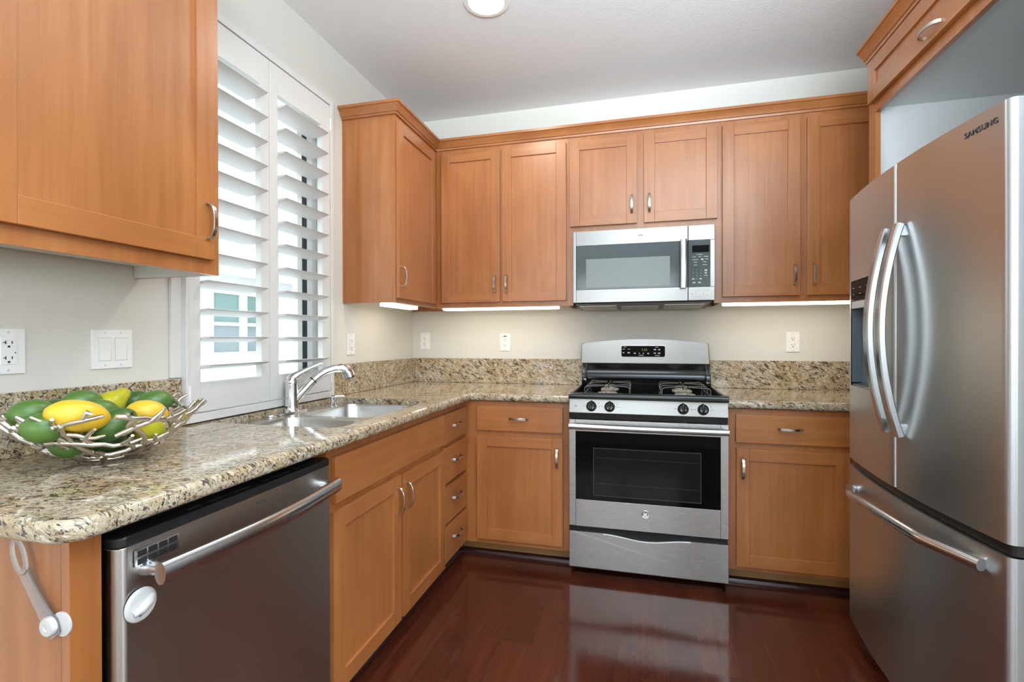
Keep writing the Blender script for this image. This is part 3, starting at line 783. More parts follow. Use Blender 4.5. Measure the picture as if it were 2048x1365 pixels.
for yy in (-2.075, -2.029):
    mb = MB(); mb.prism([(0.006, 1.149), (0.0075, 1.149), (0.0085, 1.183), (0.011, 1.216), (0.006, 1.216)], 'Y', yy - 0.0165, yy + 0.0165, 0.0006)
    obj('rocker_frame', MB().box(0.0058, 0.0066, yy - 0.0185, yy + 0.0185, 1.147, 1.218), 'print_light', plate)
    obj('rocker', mb, 'white_plastic', t)
for yy in (-2.075, -2.029):
    for zz in (1.134, 1.231): obj('screw', MB().lathe([(0.0028, 0), (0.0028, 0.0006)], (0.006, yy, zz), (1, 0, 0), 10), 'print_light', plate)

# ---------------------------------------------------------------- under-cabinet lights
def strip_light(x0, x1, y0, y1, label, watts):
    t = thing('under_cabinet_light', label, 'light', ((x0 + x1) / 2, (y0 + y1) / 2, 1.39), 'under-cabinet strip lights')
    obj('housing', MB().box(x0, x1, y0, y1, 1.412, 1.4395, 0.003), 'white_plastic', t)
    obj('diffuser', MB().box(x0 + 0.004, x1 - 0.004, y0 + 0.004, y1 - 0.004, 1.392, 1.412, 0.006), 'lamp_warm', t)
    l = area_light('strip_lamp', ((x0 + x1) / 2, (y0 + y1) / 2, 1.389), (0, 0, -1), x1 - x0 - 0.02, y1 - y0 - 0.02, watts, (1, 0.90, 0.75))
    return t
strip_light(0.16, 0.235, -0.76, -0.40, 'glowing strip light under the corner cabinet', 0.5)
strip_light(0.335, 1.085, -0.285, -0.205, 'glowing strip light under the cabinet left of the microwave', 0.95)
strip_light(2.0, 2.72, -0.285, -0.205, 'glowing strip light under the cabinet right of the microwave', 0.95)

# ---------------------------------------------------------------- recessed ceiling lights
def can_light(x, y, label):
    t = thing('recessed_light', label, 'ceiling light', (x, y, H), 'recessed ceiling lights')
    obj('trim_ring', MB().lathe([(0.104, -0.0005), (0.104, -0.004), (0.098, -0.007), (0.082, -0.006), (0.078, -0.002), (0.078, -0.0005)], (x, y, H), n=40, cap=False), 'white_plastic', t)
    obj('lens', MB().lathe([(0.079, -0.001), (0.079, -0.0035), (0.06, -0.006), (0.0, -0.007)], (x, y, H), n=32), 'lamp_can', t)
    area_light('can_lamp', (x, y, H - 0.012), (0, 0, -1), 0.15, 0.15, 8, (1, 0.93, 0.82), 'DISK', math.radians(150))
can_light(0.883, -1.062, 'round recessed ceiling light at the top edge of the photo')

# ---------------------------------------------------------------- range
XR0, XR1 = 1.203, 1.962; YR = -0.695; XC = (XR0 + XR1) / 2
rg = thing('gas_range', 'stainless steel gas range with black cooktop between the base cabinets', 'range', (XC, -0.35, 0))
obj('body', MB().box(XR0 + 0.002, XR1 - 0.002, -0.645, -0.03, 0.045, 0.885, 0.002), 'black_enamel', rg)
mb = MB()
for x in (XR0 + 0.05, XR1 - 0.05):
    for y in (-0.55, -0.08): obj('foot', MB().lathe([(0.018, 0.0), (0.018, 0.02), (0.012, 0.022), (0.012, 0.046)], (x, y, 0), n=14), 'black_plastic', rg)
mb.box(XR0 + 0.02, XR1 - 0.02, -0.62, -0.60, 0.012, 0.047)
obj('kick_strip', mb, 'black_plastic', rg)
# storage drawer with scooped grip
def arc_top(x):   # z of drawer top edge
    u = (x - XC) / 0.205
    return 0.231 - (0.0 if abs(u) >= 1 else 0.020 * (0.5 + 0.5 * math.cos(PI * u)))
mb = MB(); xs = [XR0 + 0.001 + (XR1 - XR0 - 0.002) * i / 40 for i in range(41)]
mb.prism([(xs[0], 0.048)] + [(xs[-1], 0.048)] + [(x, arc_top(x)) for x in xs[::-1]], 'Y', YR, YR + 0.03, 0.003, 2)
dr = obj('drawer', mb, 'steel', rg)
mb = MB(); mb.tube([(x, YR - 0.002, arc_top(x) - 0.004) for x in xs[9:32]], 0.003, n=8); obj('grip_edge', mb, 'chrome', dr)
obj('drawer_gap', MB().box(XR0 + 0.003, XR1 - 0.003, YR + 0.022, -0.646, 0.20, 0.262), 'dark_gap', rg)
# oven door: steel frame around black glass
z0, z1 = 0.258, 0.800; gx0, gx1, gz0, gz1 = 1.238, 1.925, 0.394, 0.741
mb = MB()
mb.box(XR0 + 0.001, gx0, YR, -0.648, z0, z1, 0.0025); mb.box(gx1, XR1 - 0.001, YR, -0.648, z0, z1, 0.0025)
mb.box(gx0, gx1, YR, -0.648, z0, gz0, 0.0015); mb.box(gx0, gx1, YR, -0.648, gz1, z1, 0.0015)
dr = obj('oven_door', mb, 'steel', rg)
obj('glass', MB().box(gx0, gx1, YR + 0.0015, -0.660, gz0, gz1, 0.001), 'black_glass', dr)
mb = MB(); a0, a1, b0, b1 = 1.326, 1.839, 0.418, 0.660
for q in ((a0, a1, b0, b0 + .003), (a0, a1, b1 - .003, b1), (a0, a0 + .003, b0 + .003, b1 - .003), (a1 - .003, a1, b0 + .003, b1 - .003)): mb.box(q[0], q[1], YR + 0.0006, YR + 0.0015, q[2], q[3])
obj('window_border', mb, 'glass_line', dr)
obj('oven_window', MB().box(a0 + .003, a1 - .003, YR + 0.0010, YR + 0.0015, b0 + .003, b1 - .003), 'oven_window', dr)
mb = MB()
for k in (0.48, 0.61): mb.box(a0 + 0.01, a1 - 0.01, YR + 0.0006, YR + 0.0015, k, k + 0.0012)
obj('rack_line', mb, 'glass_line', dr)
mb = MB()
mb.tube([(XR0 + 0.008 + (XR1 - XR0 - 0.016) * i / 24, YR - 0.036 - 0.010 * math.sin(PI * i / 24), 0.771) for i in range(25)], 0.0155, n=16)
for x in (XR0 + 0.012, XR1 - 0.012): mb.box(x - 0.011, x + 0.011, YR - 0.042, YR, 0.760, 0.782, 0.004)
obj('door_handle', mb, 'handle_steel', dr)
mb = MB()
for xa, xb in ((1.325, 1.385), (1.41, 1.56), (1.60, 1.75), (1.78, 1.84)): mb.box(xa, xb, YR + 0.004, YR + 0.016, 0.7995, 0.8006)
obj('vent_slots', mb, 'dark_gap', dr)
# control panel with knobs
obj('vent_trim', MB().box(XR0 + 0.002, XR1 - 0.002, YR + 0.016, -0.64, 0.802, 0.838, 0.002), 'black_enamel', rg)
mb = MB(); mb.prism([(-0.694, 0.836), (-0.680, 0.904), (-0.642, 0.904), (-0.642, 0.836)], 'X', XR0 + 0.001, XR1 - 0.001, 0.003)
cp = obj('control_panel', mb, 'steel_dimmed', rg)
nrm = Vector((0, -0.068, -0.014)).normalized() * 1
nrm = Vector((0, -0.979, 0.202))
for x in (1.317, 1.408, 1.757, 1.848):
    c = Vector((x, -0.6872, 0.868))
    mb = MB(); mb.lathe([(0.026, 0.0), (0.026, 0.004), (0.023, 0.006), (0.021, 0.020), (0.017, 0.025), (0.0, 0.026)], c, nrm, 24)
    k = obj('knob', mb, 'black_enamel', rg)
    up_ = Vector((0, 0.202, 0.979))
    ridge = [c + nrm * 0.026 + up_ * (0.020 * s_) for s_ in (-1, -0.5, 0, 0.5, 1)]
    mb = MB(); mb.tube(ridge, [0.0035, 0.0055, 0.006, 0.0055, 0.0035], n=10); obj('knob_grip', mb, 'black_enamel', k)
    mb = MB(); mb.tube([c + nrm * 0.005 + up_ * 0.022, c + nrm * 0.006 + up_ * 0.029], 0.004, n=8); obj('pointer', mb, 'black_enamel', k)
for x in (1.317, 1.408, 1.757, 1.848):
    mb = MB()
    for dx, dz, w_ in ((0.036, 0.016, 0.006), (0.040, 0.0, 0.010), (-0.036, 0.0, 0.008), (0.030, 0.024, 0.003)):
        zz = 0.868 + dz; yy = -0.694 + (zz - 0.836) * (0.014 / 0.068) - 0.0006
        mb.box(x + dx - w_ / 2, x + dx + w_ / 2, yy, yy + 0.001, zz - 0.0008, zz + 0.0008)
    obj('dial_marks', mb, 'print_dark', cp)
text_mesh('panel_mark', 'GE', 'print_dark', cp, (1.238, -0.6885, 0.868), (1, 0, 0), (0, 0.202, 0.979), 0.010, 0.0004)
# cooktop: raised rim around a sunk black deck
mb = MB(); zt = 0.925
mb.box(XR0 + 0.001, XR1 - 0.001, -0.642, -0.05, 0.886, 0.912, 0.003)
mb.prism([(-0.700, 0.906), (-0.702, 0.922), (-0.697, 0.934), (-0.686, 0.937), (-0.672, 0.930), (-0.655, 0.913), (-0.642, 0.906)], 'X', XR0, XR1, 0.002)
for xa, xb in ((XR0, XR0 + 0.022), (XR1 - 0.022, XR1)): mb.box(xa, xb, -0.69, -0.09, 0.906, 0.934, 0.007, 3)
obj('cooktop', mb, 'black_enamel', rg, sharp=50)
# backguard: black coved riser and stainless console with arched top
mb = MB(); mb.prism([(-0.03, 0.90), (-0.03, 1.055), (-0.075, 1.055), (-0.070, 1.02), (-0.072, 0.99), (-0.082, 0.965), (-0.10, 0.945), (-0.13, 0.925), (-0.15, 0.905)], 'X', XR0 + 0.012, XR1 - 0.012, 0.002)
for xa, xb in ((XR0 + 0.002, XR0 + 0.03), (XR1 - 0.03, XR1 - 0.002)):
    mb.prism([(-0.03, 0.91), (-0.03, 1.06), (-0.095, 1.06), (-0.092, 1.0), (-0.105, 0.955), (-0.14, 0.93)], 'X', xa, xb, 0.006, 3)
obj('riser', mb, 'black_enamel', rg, sharp=50)
mb = MB(); bx0, bx1 = 1.196, 1.957
top_pts = [(bx0 + (bx1 - bx0) * i / 24, 1.181 + 0.026 * math.sin(PI * i / 24)) for i in range(25)]
top_pts[0] = (bx0 + 0.006, 1.180); top_pts[-1] = (bx1 - 0.008, 1.180)
out = [(bx0, 1.056)] + top_pts + [(bx1, 1.056)]
mb.prism(out, 'Y', -0.098, -0.03, 0.005, 3)
bg = obj('backguard', mb, 'steel_dimmed', rg, sharp=45)
mb = MB()
px0, px1, pz0_, pz1_ = 1.446, 1.703, 1.099, 1.166
rr = rrect(px0 - 0.004, px1 + 0.004, pz0_ - 0.004, pz1_ + 0.004, 0.010, 0, 4)
mb.prism([(p[0], p[1] + (0.004 * (1 - ((p[0] - 1.5745) / 0.13) ** 2) if p[1] > 1.13 else 0)) for p in rr], 'Y', -0.1005, -0.098, 0.0008)
obj('console_bezel', mb, 'chrome', bg)
rr = rrect(px0, px1, pz0_, pz1_, 0.008, 0, 4)
mb = MB(); mb.prism([(p[0], p[1] + (0.003 * (1 - ((p[0] - 1.5745) / 0.13) ** 2) if p[1] > 1.13 else 0)) for p in rr], 'Y', -0.1015, -0.0985, 0.0005)
con = obj('console', mb, 'black_glass', rg)
text_mesh('clock_digits', '1:31', 'digits', con, (1.583, -0.1022, 1.142), (1, 0, 0), (0, 0, 1), 0.022, 0.0003)
mb = MB()
for x, z, w_, h_ in ((1.468, 1.159, .016, .003), (1.460, 1.146, .014, .003), (1.491, 1.146, .014, .003), (1.459, 1.124, .009, .006), (1.490, 1.124, .014, .008), (1.526, 1.121, .013, .007),
                     (1.553, 1.121, .007, .005), (1.577, 1.121, .007, .005), (1.605, 1.120, .010, .007), (1.564, 1.109, .028, .003), (1.655, 1.158, .015, .003), (1.644, 1.144, .014, .007), (1.669, 1.144, .012, .008),
                     (1.644, 1.122, .012, .007), (1.669, 1.122, .014, .008), (1.658, 1.108, .028, .003)):
    mb.box(x - w_ / 2, x + w_ / 2, -0.1021, -0.1014, z - h_ / 2, z + h_ / 2)
obj('button_marks', mb, 'print_light', con)
# burners and wire grates
for bx in (XC - 0.198, XC + 0.202):
    for by in (-0.47, -0.23):
        b = obj('burner', MB().lathe([(0.052, 0.9115), (0.050, 0.918), (0.034, 0.921), (0.034, 0.928), (0.032, 0.930)], (bx, by, 0), n=28), 'burner', rg)
        obj('burner_cap', MB().lathe([(0.036, 0.9301), (0.037, 0.934), (0.030, 0.938), (0.0, 0.939)], (bx, by, 0), n=28), 'burner', b)
    mb = MB(); x0, x1 = bx - 0.118, bx + 0.118; zb, zg = 0.9125, 0.955
    ya, yb = -0.60, -0.13; wr = 0.0028
    mb.tube([(x0, ya, zb + .004), (x1, ya, zb + .004), (x1, yb, zb + .004), (x0, yb, zb + .004), (x0, ya, zb + .004)], wr, n=8, cap=False)
    for by in (-0.47, -0.23):
        for sx in (-1, 1):
            for yo in (-0.062, 0.062):
                xe = bx + sx * 0.118
                tip = Vector((bx + sx * 0.016, by + yo * 0.25, zg))
                mb.tube([(xe, by + yo, zb + 0.004), (xe, by + yo, zg - 0.012), (xe - sx * 0.004, by + yo, zg - 0.004), (xe - sx * 0.013, by + yo, zg), tuple(tip)], wr, n=8)
        for sy in (-1, 1):
            mb.tube([(bx, by + sy * 0.117, zb + 0.004), (bx, by + sy * 0.117, zg - 0.010), (bx, by + sy * 0.108, zg), (bx, by + sy * 0.02, zg)], wr, n=8)
    obj('grate', mb, 'grate', rg, sharp=60)
# round maker's badge
def badge(parent, c, r, out, right):
    out = Vector(out); c = Vector(c); right = Vector(right); up = Vector((0, 0, 1))
    b = obj('badge', MB().lathe([(r, 0.0), (r, 0.001), (r * 0.93, 0.0018), (r * 0.86, 0.0012), (0, 0.0012)], c, out, 28), 'chrome', parent)
    mb = MB()
    for a in range(4):
        t0 = PI / 4 + a * PI / 2 + 0.15; arc = []
        for i in range(8):
            t = t0 + i * 0.16; rr_ = r * (0.72 - 0.02 * i)
            arc.append(c + out * 0.0016 + right * (rr_ * math.cos(t)) + up * (rr_ * math.sin(t)))
        mb.tube(arc, r * 0.07, n=6)
    obj('badge_swirls', mb, 'print_dark', b)
    text_mesh('badge_letters', 'GE', 'print_dark', b, c + out * 0.0016, right, up, r * 1.15, 0.0003, font_shear=0.35)
badge(rg, (1.580, YR, 0.344), 0.0195, (0, -1, 0), (1, 0, 0))

# ---------------------------------------------------------------- microwave
XM0, XM1, YM, ZM0, ZM1 = 1.184, 1.943, -0.387, 1.4155, 1.8213
mw = thing('microwave_oven', 'stainless over-the-range microwave with smoked glass door under the short cabinet', 'microwave', ((XM0 + XM1) / 2, -0.19, ZM0))
mb = MB(); mb.box(XM0 + 0.002, XM1 - 0.002, YM + 0.03, -0.002, ZM0 + 0.004, ZM1 - 0.001, 0.003)
obj('body', mb, 'black_plastic', mw)
XD = 1.808; wz0, wz1 = 1.489, 1.739
mb = MB()
mb.box(XM0, 1.203, YM, YM + 0.03, ZM0, ZM1, 0.003); mb.box(1.203, XD - 0.001, YM, YM + 0.03, ZM0, wz0, 0.002); mb.box(1.203, XD - 0.001, YM, YM + 0.03, wz1, ZM1, 0.002)
dr = obj('door', mb, 'steel_dimmed', mw)
obj('glass', MB().box(1.203, XD - 0.001, YM + 0.002, YM + 0.03, wz0, wz1, 0.002), 'mw_glass', dr)
obj('window', MB().box(1.260, 1.715, YM + 0.0012, YM + 0.004, 1.499, 1.662, 0.001), 'mw_screen', dr)
mb = MB(); mb.tube([(1.783, YM - 0.030 - 0.008 * math.sin(PI * i / 12), wz0 - 0.006 + (wz1 - wz0 + 0.010) * i / 12) for i in range(13)], 1.0, flat=(0.0165, 0.007), up=(1, 0, 0))
for z in (wz0 + 0.012, wz1 - 0.012): mb.box(1.772, 1.794, YM - 0.028, YM + 0.004, z - 0.010, z + 0.010, 0.003)
obj('handle', mb, 'handle_steel', dr, sharp=60)
mb = MB(); mb.box(XD + 0.001, XM1, YM, YM + 0.03, ZM0, wz0 - 0.001, 0.003); mb.box(XD + 0.001, XM1, YM, YM + 0.03, wz1 + 0.001, ZM1, 0.003); mb.box(1.920, XM1, YM, YM + 0.03, wz0 - 0.001, wz1 + 0.001, 0.002)
obj('control_frame', mb, 'steel_dimmed', mw)
kp = obj('control_panel', MB().box(XD + 0.001, 1.920, YM + 0.001, YM + 0.03, wz0 - 0.001, wz1 + 0.001, 0.003), 'mw_glass', mw)
obj('display', MB().box(1.829, 1.914, YM + 0.0002, YM + 0.002, 1.674, 1.712), 'black_glass', kp)
mb = MB(); yy = YM + 0.0002
for x, z, w_, h_ in ((1.866, 1.663, .036, .002), (1.839, 1.650, .018, .003), (1.868, 1.651, .016, .003), (1.899, 1.651, .022, .003), (1.844, 1.635, .030, .003), (1.880, 1.636, .012, .008), (1.902, 1.637, .016, .003),
                     (1.846, 1.621, .018, .003), (1.892, 1.622, .016, .003), (1.846, 1.606, .018, .003), (1.893, 1.607, .022, .003), (1.898, 1.577, .014, .008), (1.898, 1.563, .010, .008), (1.899, 1.549, .018, .003),
                     (1.834, 1.532, .012, .007), (1.872, 1.532, .012, .007), (1.838, 1.512, .014, .007), (1.866, 1.512, .014, .007)):
    mb.box(x - w_ / 2, x + w_ / 2, yy, yy + 0.001, z - h_ / 2, z + h_ / 2)
obj('key_marks', mb, 'print_light', kp)
for i, ch in enumerate('1234567890'):
    r_, c_ = (i // 3, i % 3) if i < 9 else (3, 1)
    text_mesh('key_digit', ch, 'print_light', kp, (1.834 + 0.019 * c_, YM + 0.0006, 1.577 - 0.015 * r_), (1, 0, 0), (0, 0, 1), 0.0085, 0.0003)
for x in (1.829, 1.868, 1.904):
    bt = obj('button', MB().box(x - 0.014, x + 0.014, YM - 0.0012, YM + 0.001, 1.443, 1.459, 0.0008), 'white_plastic', mw)
    obj('button_print', MB().box(x - 0.007, x + 0.007, YM - 0.0016, YM - 0.0011, 1.449, 1.453), 'print_light', bt)
badge(mw, (1.560, YM, 1.782), 0.0125, (0, -1, 0), (1, 0, 0))
# underside with vent grilles and lamp lens
mb = MB(); mb.prism([(YM + 0.008, ZM0 + 0.006), (YM + 0.012, ZM0 - 0.006), (-0.06, ZM0 - 0.024), (-0.02, ZM0 - 0.02), (-0.02, ZM0 + 0.006)], 'X', XM0 + 0.012, XM1 - 0.012, 0.002)
obj('bottom_pan', mb, 'black_plastic', mw)
def slope(y): return ZM0 - 0.006 + (y - (YM + 0.012)) / (-0.06 - (YM + 0.012)) * -0.018
for xa, xb in ((1.215, 1.425), (1.69, 1.905)):
    mb = MB(); y0_, y1_ = -0.30, -0.09
    mb.loft([[(xa, y0_, slope(y0_) - .0055), (xb, y0_, slope(y0_) - .0055), (xb, y0_, slope(y0_) - .001), (xa, y0_, slope(y0_) - .001)], [(xa, y1_, slope(y1_) - .0055), (xb, y1_, slope(y1_) - .0055), (xb, y1_, slope(y1_) - .001), (xa, y1_, slope(y1_) - .001)]])
    g = obj('grease_filter', mb, 'burner', mw)
mb = MB(); y0_, y1_ = -0.26, -0.08
mb.loft([[(1.45, y0_, slope(y0_) - .005), (1.66, y0_, slope(y0_) - .005), (1.66, y0_, slope(y0_) - .001), (1.45, y0_, slope(y0_) - .001)], [(1.45, y1_, slope(y1_) - .005), (1.66, y1_, slope(y1_) - .005), (1.66, y1_, slope(y1_) - .001), (1.45, y1_, slope(y1_) - .001)]])
obj('lamp_cover', mb, 'print_light', mw)

# ---------------------------------------------------------------- dishwasher
XW = 0.633; dy0, dy1 = -2.506, -1.866
dw = thing('dishwasher', 'stainless steel dishwasher with bar handle under the near counter', 'dishwasher', (0.3, -2.186, 0))
obj('tub', MB().box(0.02, 0.575, dy0 + 0.012, dy1 - 0.008, 0.06, 0.855), 'black_plastic', dw)
mb = MB()
mb.prism([(0.596, dy0), (0.612, dy0), (0.628, dy0 + 0.004), (0.6325, dy0 + 0.012)] + [(XW + 0.004 * math.sin(PI * i / 14), dy0 + 0.018 + (dy1 - dy0 - 0.036) * i / 14) for i in range(15)] + [(0.6325, dy1 - 0.012), (0.628, dy1 - 0.004), (0.612, dy1), (0.596, dy1)], 'Z', 0.12, 0.826, 0.0015)
door = obj('door', mb, 'steel_dw', dw, sharp=50)
mb = MB(); mb.prism([(0.585, dy0 + 0.001), (0.622, dy0 + 0.001), (0.632, dy0 + 0.012)] + [(XW + 0.003 * math.sin(PI * i / 14), dy0 + 0.018 + (dy1 - dy0 - 0.036) * i / 14) for i in range(15)] + [(0.632, dy1 - 0.012), (0.622, dy1 - 0.001), (0.585, dy1 - 0.001)], 'Z', 0.8265, 0.846, 0.004, 3)
cs = obj('control_strip', mb, 'black_plastic', dw, sharp=50)
mb = MB()
for y, wy in ((-2.33, .03), (-2.27, .045), (-2.20, .05), (-2.12, .018), (-2.08, .018), (-2.04, .018), (-2.00, .012), (-1.96, .02), (-1.91, .02)):
    mb.box(0.607, 0.617, y - wy / 2, y + wy / 2, 0.8455, 0.8464)
obj('touch_marks', mb, 'print_dark', cs)
mb = MB(); mb.box(XW + 0.002, XW + 0.0045, -2.478, -2.386, 0.783, 0.8145, 0.0008); 
obj('vent', mb, 'handle_steel', door)
mb = MB()
for k in range(4):
    for zz in (0.791, 0.8065): mb.box(XW + 0.0035, XW + 0.005, -2.473 + k * 0.0212, -2.473 + k * 0.0212 + 0.0175, zz - 0.0055, zz + 0.0055)
obj('vent_slots', mb, 'dark_gap', door)
obj('name_mark', MB().box(XW + 0.003, XW + 0.0045, -2.178, -2.150, 0.804, 0.809), 'print_dark', door)
mb = MB()
path = [(0.680 + 0.026 * math.sin(PI * i / 20), -2.464 + 0.562 * i / 20, 0.771 + 0.006 * i / 20) for i in range(21)]
rings = [[(p[0] + 0.0135 * math.cos(t), p[1], p[2] + 0.0215 * math.sin(t)) for t in [2 * PI * k / 20 for k in range(20)]] for p in path]
mb.loft(rings)
for y in (-2.452, -1.912): mb.tube([(XW - 0.002, y, 0.774), (0.660, y, 0.774), (0.680, y, 0.774)], [0.017, 0.013, 0.010], n=14)
obj('door_handle', mb, 'handle_steel', door, sharp=60)
obj('kick_plate', MB().box(0.54, 0.556, dy0, dy1, 0.0, 0.118), 'black_plastic', dw)

# child locks
lk = thing('child_lock_catch', 'white oval child lock catch stuck on the dishwasher door', 'child lock', (0.64, -2.467, 0.709))
mb = MB(); mb.lathe([(0.031, 0.0), (0.031, 0.002), (0.029, 0.0045), (0.024, 0.006), (0.0, 0.0062)], (XW + 0.0025, -2.467, 0.709), (1, 0, 0), 28); obj('base_disc', mb, 'lock_plastic', lk)
mb = MB(); mb.tube([(XW + 0.009, -2.484, 0.699), (XW + 0.013, -2.472, 0.704), (XW + 0.013, -2.459, 0.712), (XW + 0.009, -2.448, 0.720)], [0.006, 0.009, 0.009, 0.006], n=10); hk = obj('hook', mb, 'lock_plastic', lk)
obj('hook_slot', MB().tube([(XW + 0.0088, -2.474, 0.691), (XW + 0.0098, -2.464, 0.699), (XW + 0.0094, -2.452, 0.706)], 0.0022, n=8), 'print_dark', lk)
st_ = thing('child_lock_strap', 'clear plastic child lock strap with white button on the end panel', 'child lock', (0.55, -2.575, 0.72))
yS = -2.5665
mb = MB(); mb.lathe([(0.021, 0.0), (0.021, 0.003), (0.017, 0.004), (0.0, 0.004)], (0.596, yS - 0.0028, 0.725), (0, -1, 0), 24); obj('base_disc', mb, 'lock_plastic', st_)
ctr = [(0.512, 0.808), (0.520, 0.795), (0.535, 0.773), (0.555, 0.748), (0.568, 0.735), (0.588, 0.716)]
mb = MB()
loop = [(0.505 + 0.0165 * math.cos(t) * 0.8 + 0.010 * -math.sin(t) * 0.5 * -1 * 0, yS - 0.012, 0.835 + 0.030 * math.sin(t)) for t in [2 * PI * i / 24 for i in range(25)]]
loop = [(0.506 + 0.0145 * math.cos(t) - 0.008 * math.sin(t), yS - 0.012, 0.834 + 0.028 * math.sin(t)) for t in [2 * PI * i / 24 for i in range(25)]]
mb.tube(loop, 1.0, flat=(0.0018, 0.0045), up=(0, 1, 0), cap=False)
cpath = [(0.516, yS - 0.011, 0.806), (0.528, yS - 0.010, 0.785), (0.545, yS - 0.009, 0.760), (0.561, yS - 0.008, 0.738), (0.577, yS - 0.0095, 0.722), (0.590, yS - 0.0105, 0.706)]
mb.tube(cpath, [0.75, 0.72, 0.78, 0.9, 1.15, 0.7], flat=(0.0016, 0.0165), up=(0, 1, 0))
obj('strap', mb, 'clear_plastic', st_)
mb = MB(); mb.lathe([(0.0165, 0.0), (0.0165, 0.005), (0.0145, 0.008), (0.006, 0.0085), (0.0045, 0.007), (0.0, 0.0068)], (0.579, yS - 0.0105, 0.723), (0, -1, 0), 24); obj('button', mb, 'lock_plastic', st_)

# ---------------------------------------------------------------- refrigerator
fr = thing('refrigerator', 'stainless french-door refrigerator with bottom freezer in the right recess', 'refrigerator', (2.8, -1.35, 0))
obj('body', MB().box(2.468, 3.13, -1.792, -0.910, 0.03, 1.752, 0.004), 'grey_plastic', fr)
mb = MB(); mb.box(2.425, 2.4685, -1.785, -0.917, 0.06, 1.745); obj('gasket', mb, 'dark_gap', fr)
FC_, HWD = -1.351, 0.4485
def face_x(y): return 2.382 - 0.034 * (1 - ((y - FC_) / HWD) ** 2)
def bowed(y0, y1, z0, z1, hole=None, er=(0.012, 0.012), back=2.425, zr=0.0):
    """bowed front with rounded vertical edges; er = edge radii at y0 / y1 ends"""
    mb = MB(); bm = mb.bm
    ys = [y0 + (y1 - y0) * i / 18 for i in range(19)]
    ys += [y0 + er[0] * k for k in (0.0, 0.1, 0.3, 0.6, 1.0)] + [y1 - er[1] * k for k in (0.0, 0.1, 0.3, 0.6, 1.0)]
    if hole: ys += [hole[0], hole[1]]
    ys = sorted(ys); yy = [ys[0]]
    for y in ys[1:]:
        if y - yy[-1] > 0.0008: yy.append(y)
    zs = sorted({z0, z1} | ({hole[2], hole[3]} if hole else set()))
    def X(y):
        x = face_x(y)
        for e, r, sg in ((y0, er[0], 1), (y1, er[1], -1)):
            d_ = (y - e) * sg
            if 0 <= d_ < r: x += r - math.sqrt(max(r * r - (r - d_) ** 2, 0))
        return x
    Fv = [[bm.verts.new((X(y), y, z)) for z in zs] for y in yy]; Bv = [[bm.verts.new((back, y, z)) for z in zs] for y in yy]
    n, m = len(yy), len(zs)
    def inh(i, j): return hole and hole[0] - 1e-6 <= yy[i] and yy[i + 1] <= hole[1] + 1e-6 and hole[2] - 1e-6 <= zs[j] and zs[j + 1] <= hole[3] + 1e-6
    for i in range(n - 1):
        for j in range(m - 1):
            if inh(i, j): continue
            bm.faces.new((Fv[i][j], Fv[i + 1][j], Fv[i + 1][j + 1], Fv[i][j + 1])); bm.faces.new((Bv[i][j], Bv[i][j + 1], Bv[i + 1][j + 1], Bv[i + 1][j]))
        bm.faces.new((Fv[i][0], Bv[i][0], Bv[i + 1][0], Fv[i + 1][0])); bm.faces.new((Fv[i][m - 1], Fv[i + 1][m - 1], Bv[i + 1][m - 1], Bv[i][m - 1]))
    for j in range(m - 1):
        bm.faces.new((Fv[0][j], Fv[0][j + 1], Bv[0][j + 1], Bv[0][j])); bm.faces.new((Fv[n - 1][j], Bv[n - 1][j], Bv[n - 1][j + 1], Fv[n - 1][j + 1]))
    if hole:   # reveal walls of the opening
        for i in range(n):
            for zz in (hole[2], hole[3]):
                if i < n - 1 and hole[0] - 1e-6 <= yy[i] and yy[i + 1] <= hole[1] + 1e-6:
                    j = zs.index(zz); bm.faces.new((Fv[i][j], Fv[i + 1][j], Bv[i + 1][j], Bv[i][j]))
            if abs(yy[i] - hole[0]) < 1e-6 or abs(yy[i] - hole[1]) < 1e-6:
                j0, j1 = zs.index(hole[2]), zs.index(hole[3]); bm.faces.new((Fv[i][j0], Fv[i][j1], Bv[i][j1], Bv[i][j0]))
    return mb
ZF0, ZF1 = 0.728, 1.768
hole = (-1.185, -0.935, 1.022, 1.436)
dl = obj('door', bowed(-1.347, -0.9025, ZF0, ZF1, hole, er=(0.010, 0.014)), 'steel_fridge', fr, sharp=30)
dr_ = obj('door', bowed(-1.7995, -1.355, ZF0, ZF1, er=(0.016, 0.010)), 'steel_fridge', fr, sharp=30)
fz = obj('freezer_drawer', bowed(-1.7995, -0.9025, 0.078, 0.698, er=(0.016, 0.014)), 'steel_fridge', fr, sharp=30)
mb = bowed(-1.797, -0.905, 0.7005, 0.7255, er=(0.02, 0.02), back=2.424)
for v in mb.bm.verts: v.co.x += 0.012 if v.co.x < 2.42 else 0.0
obj('grip_channel', mb, 'black_plastic', fr, sharp=30)
# dispenser in the far door
h0, h1, k0, k1 = hole
dp = obj('dispenser', MB().box(2.415, 2.4245, h0 + 0.001, h1 - 0.001, k0 + 0.001, k1 - 0.001), 'grey_plastic', fr)
mb = MB(); mb.box(face_x(h1) - 0.001, 2.4145, h0 + 0.001, h1 - 0.001, 1.358, k1 - 0.001, 0.002); obj('dispenser_panel', mb, 'black_glass', dp)
mb = MB(); mb.box(face_x(h1) + 0.001, 2.4145, h0 + 0.002, h1 - 0.002, 1.328, 1.3575, 0.002); obj('dispenser_spout', mb, 'print_light', dp)
mb = MB(); mb.prism([(2.3805, 1.0235), (2.4145, 1.0235), (2.4145, 1.034), (2.3805, 1.028)], 'Y', h0 + 0.002, h1 - 0.002); obj('drip_tray', mb, 'handle_steel', dp)
obj('cavity_side', MB().box(face_x(h1) + 0.003, 2.4145, h1 - 0.0035, h1 - 0.0005, 1.0345, 1.3275), 'grey_plastic', dp)
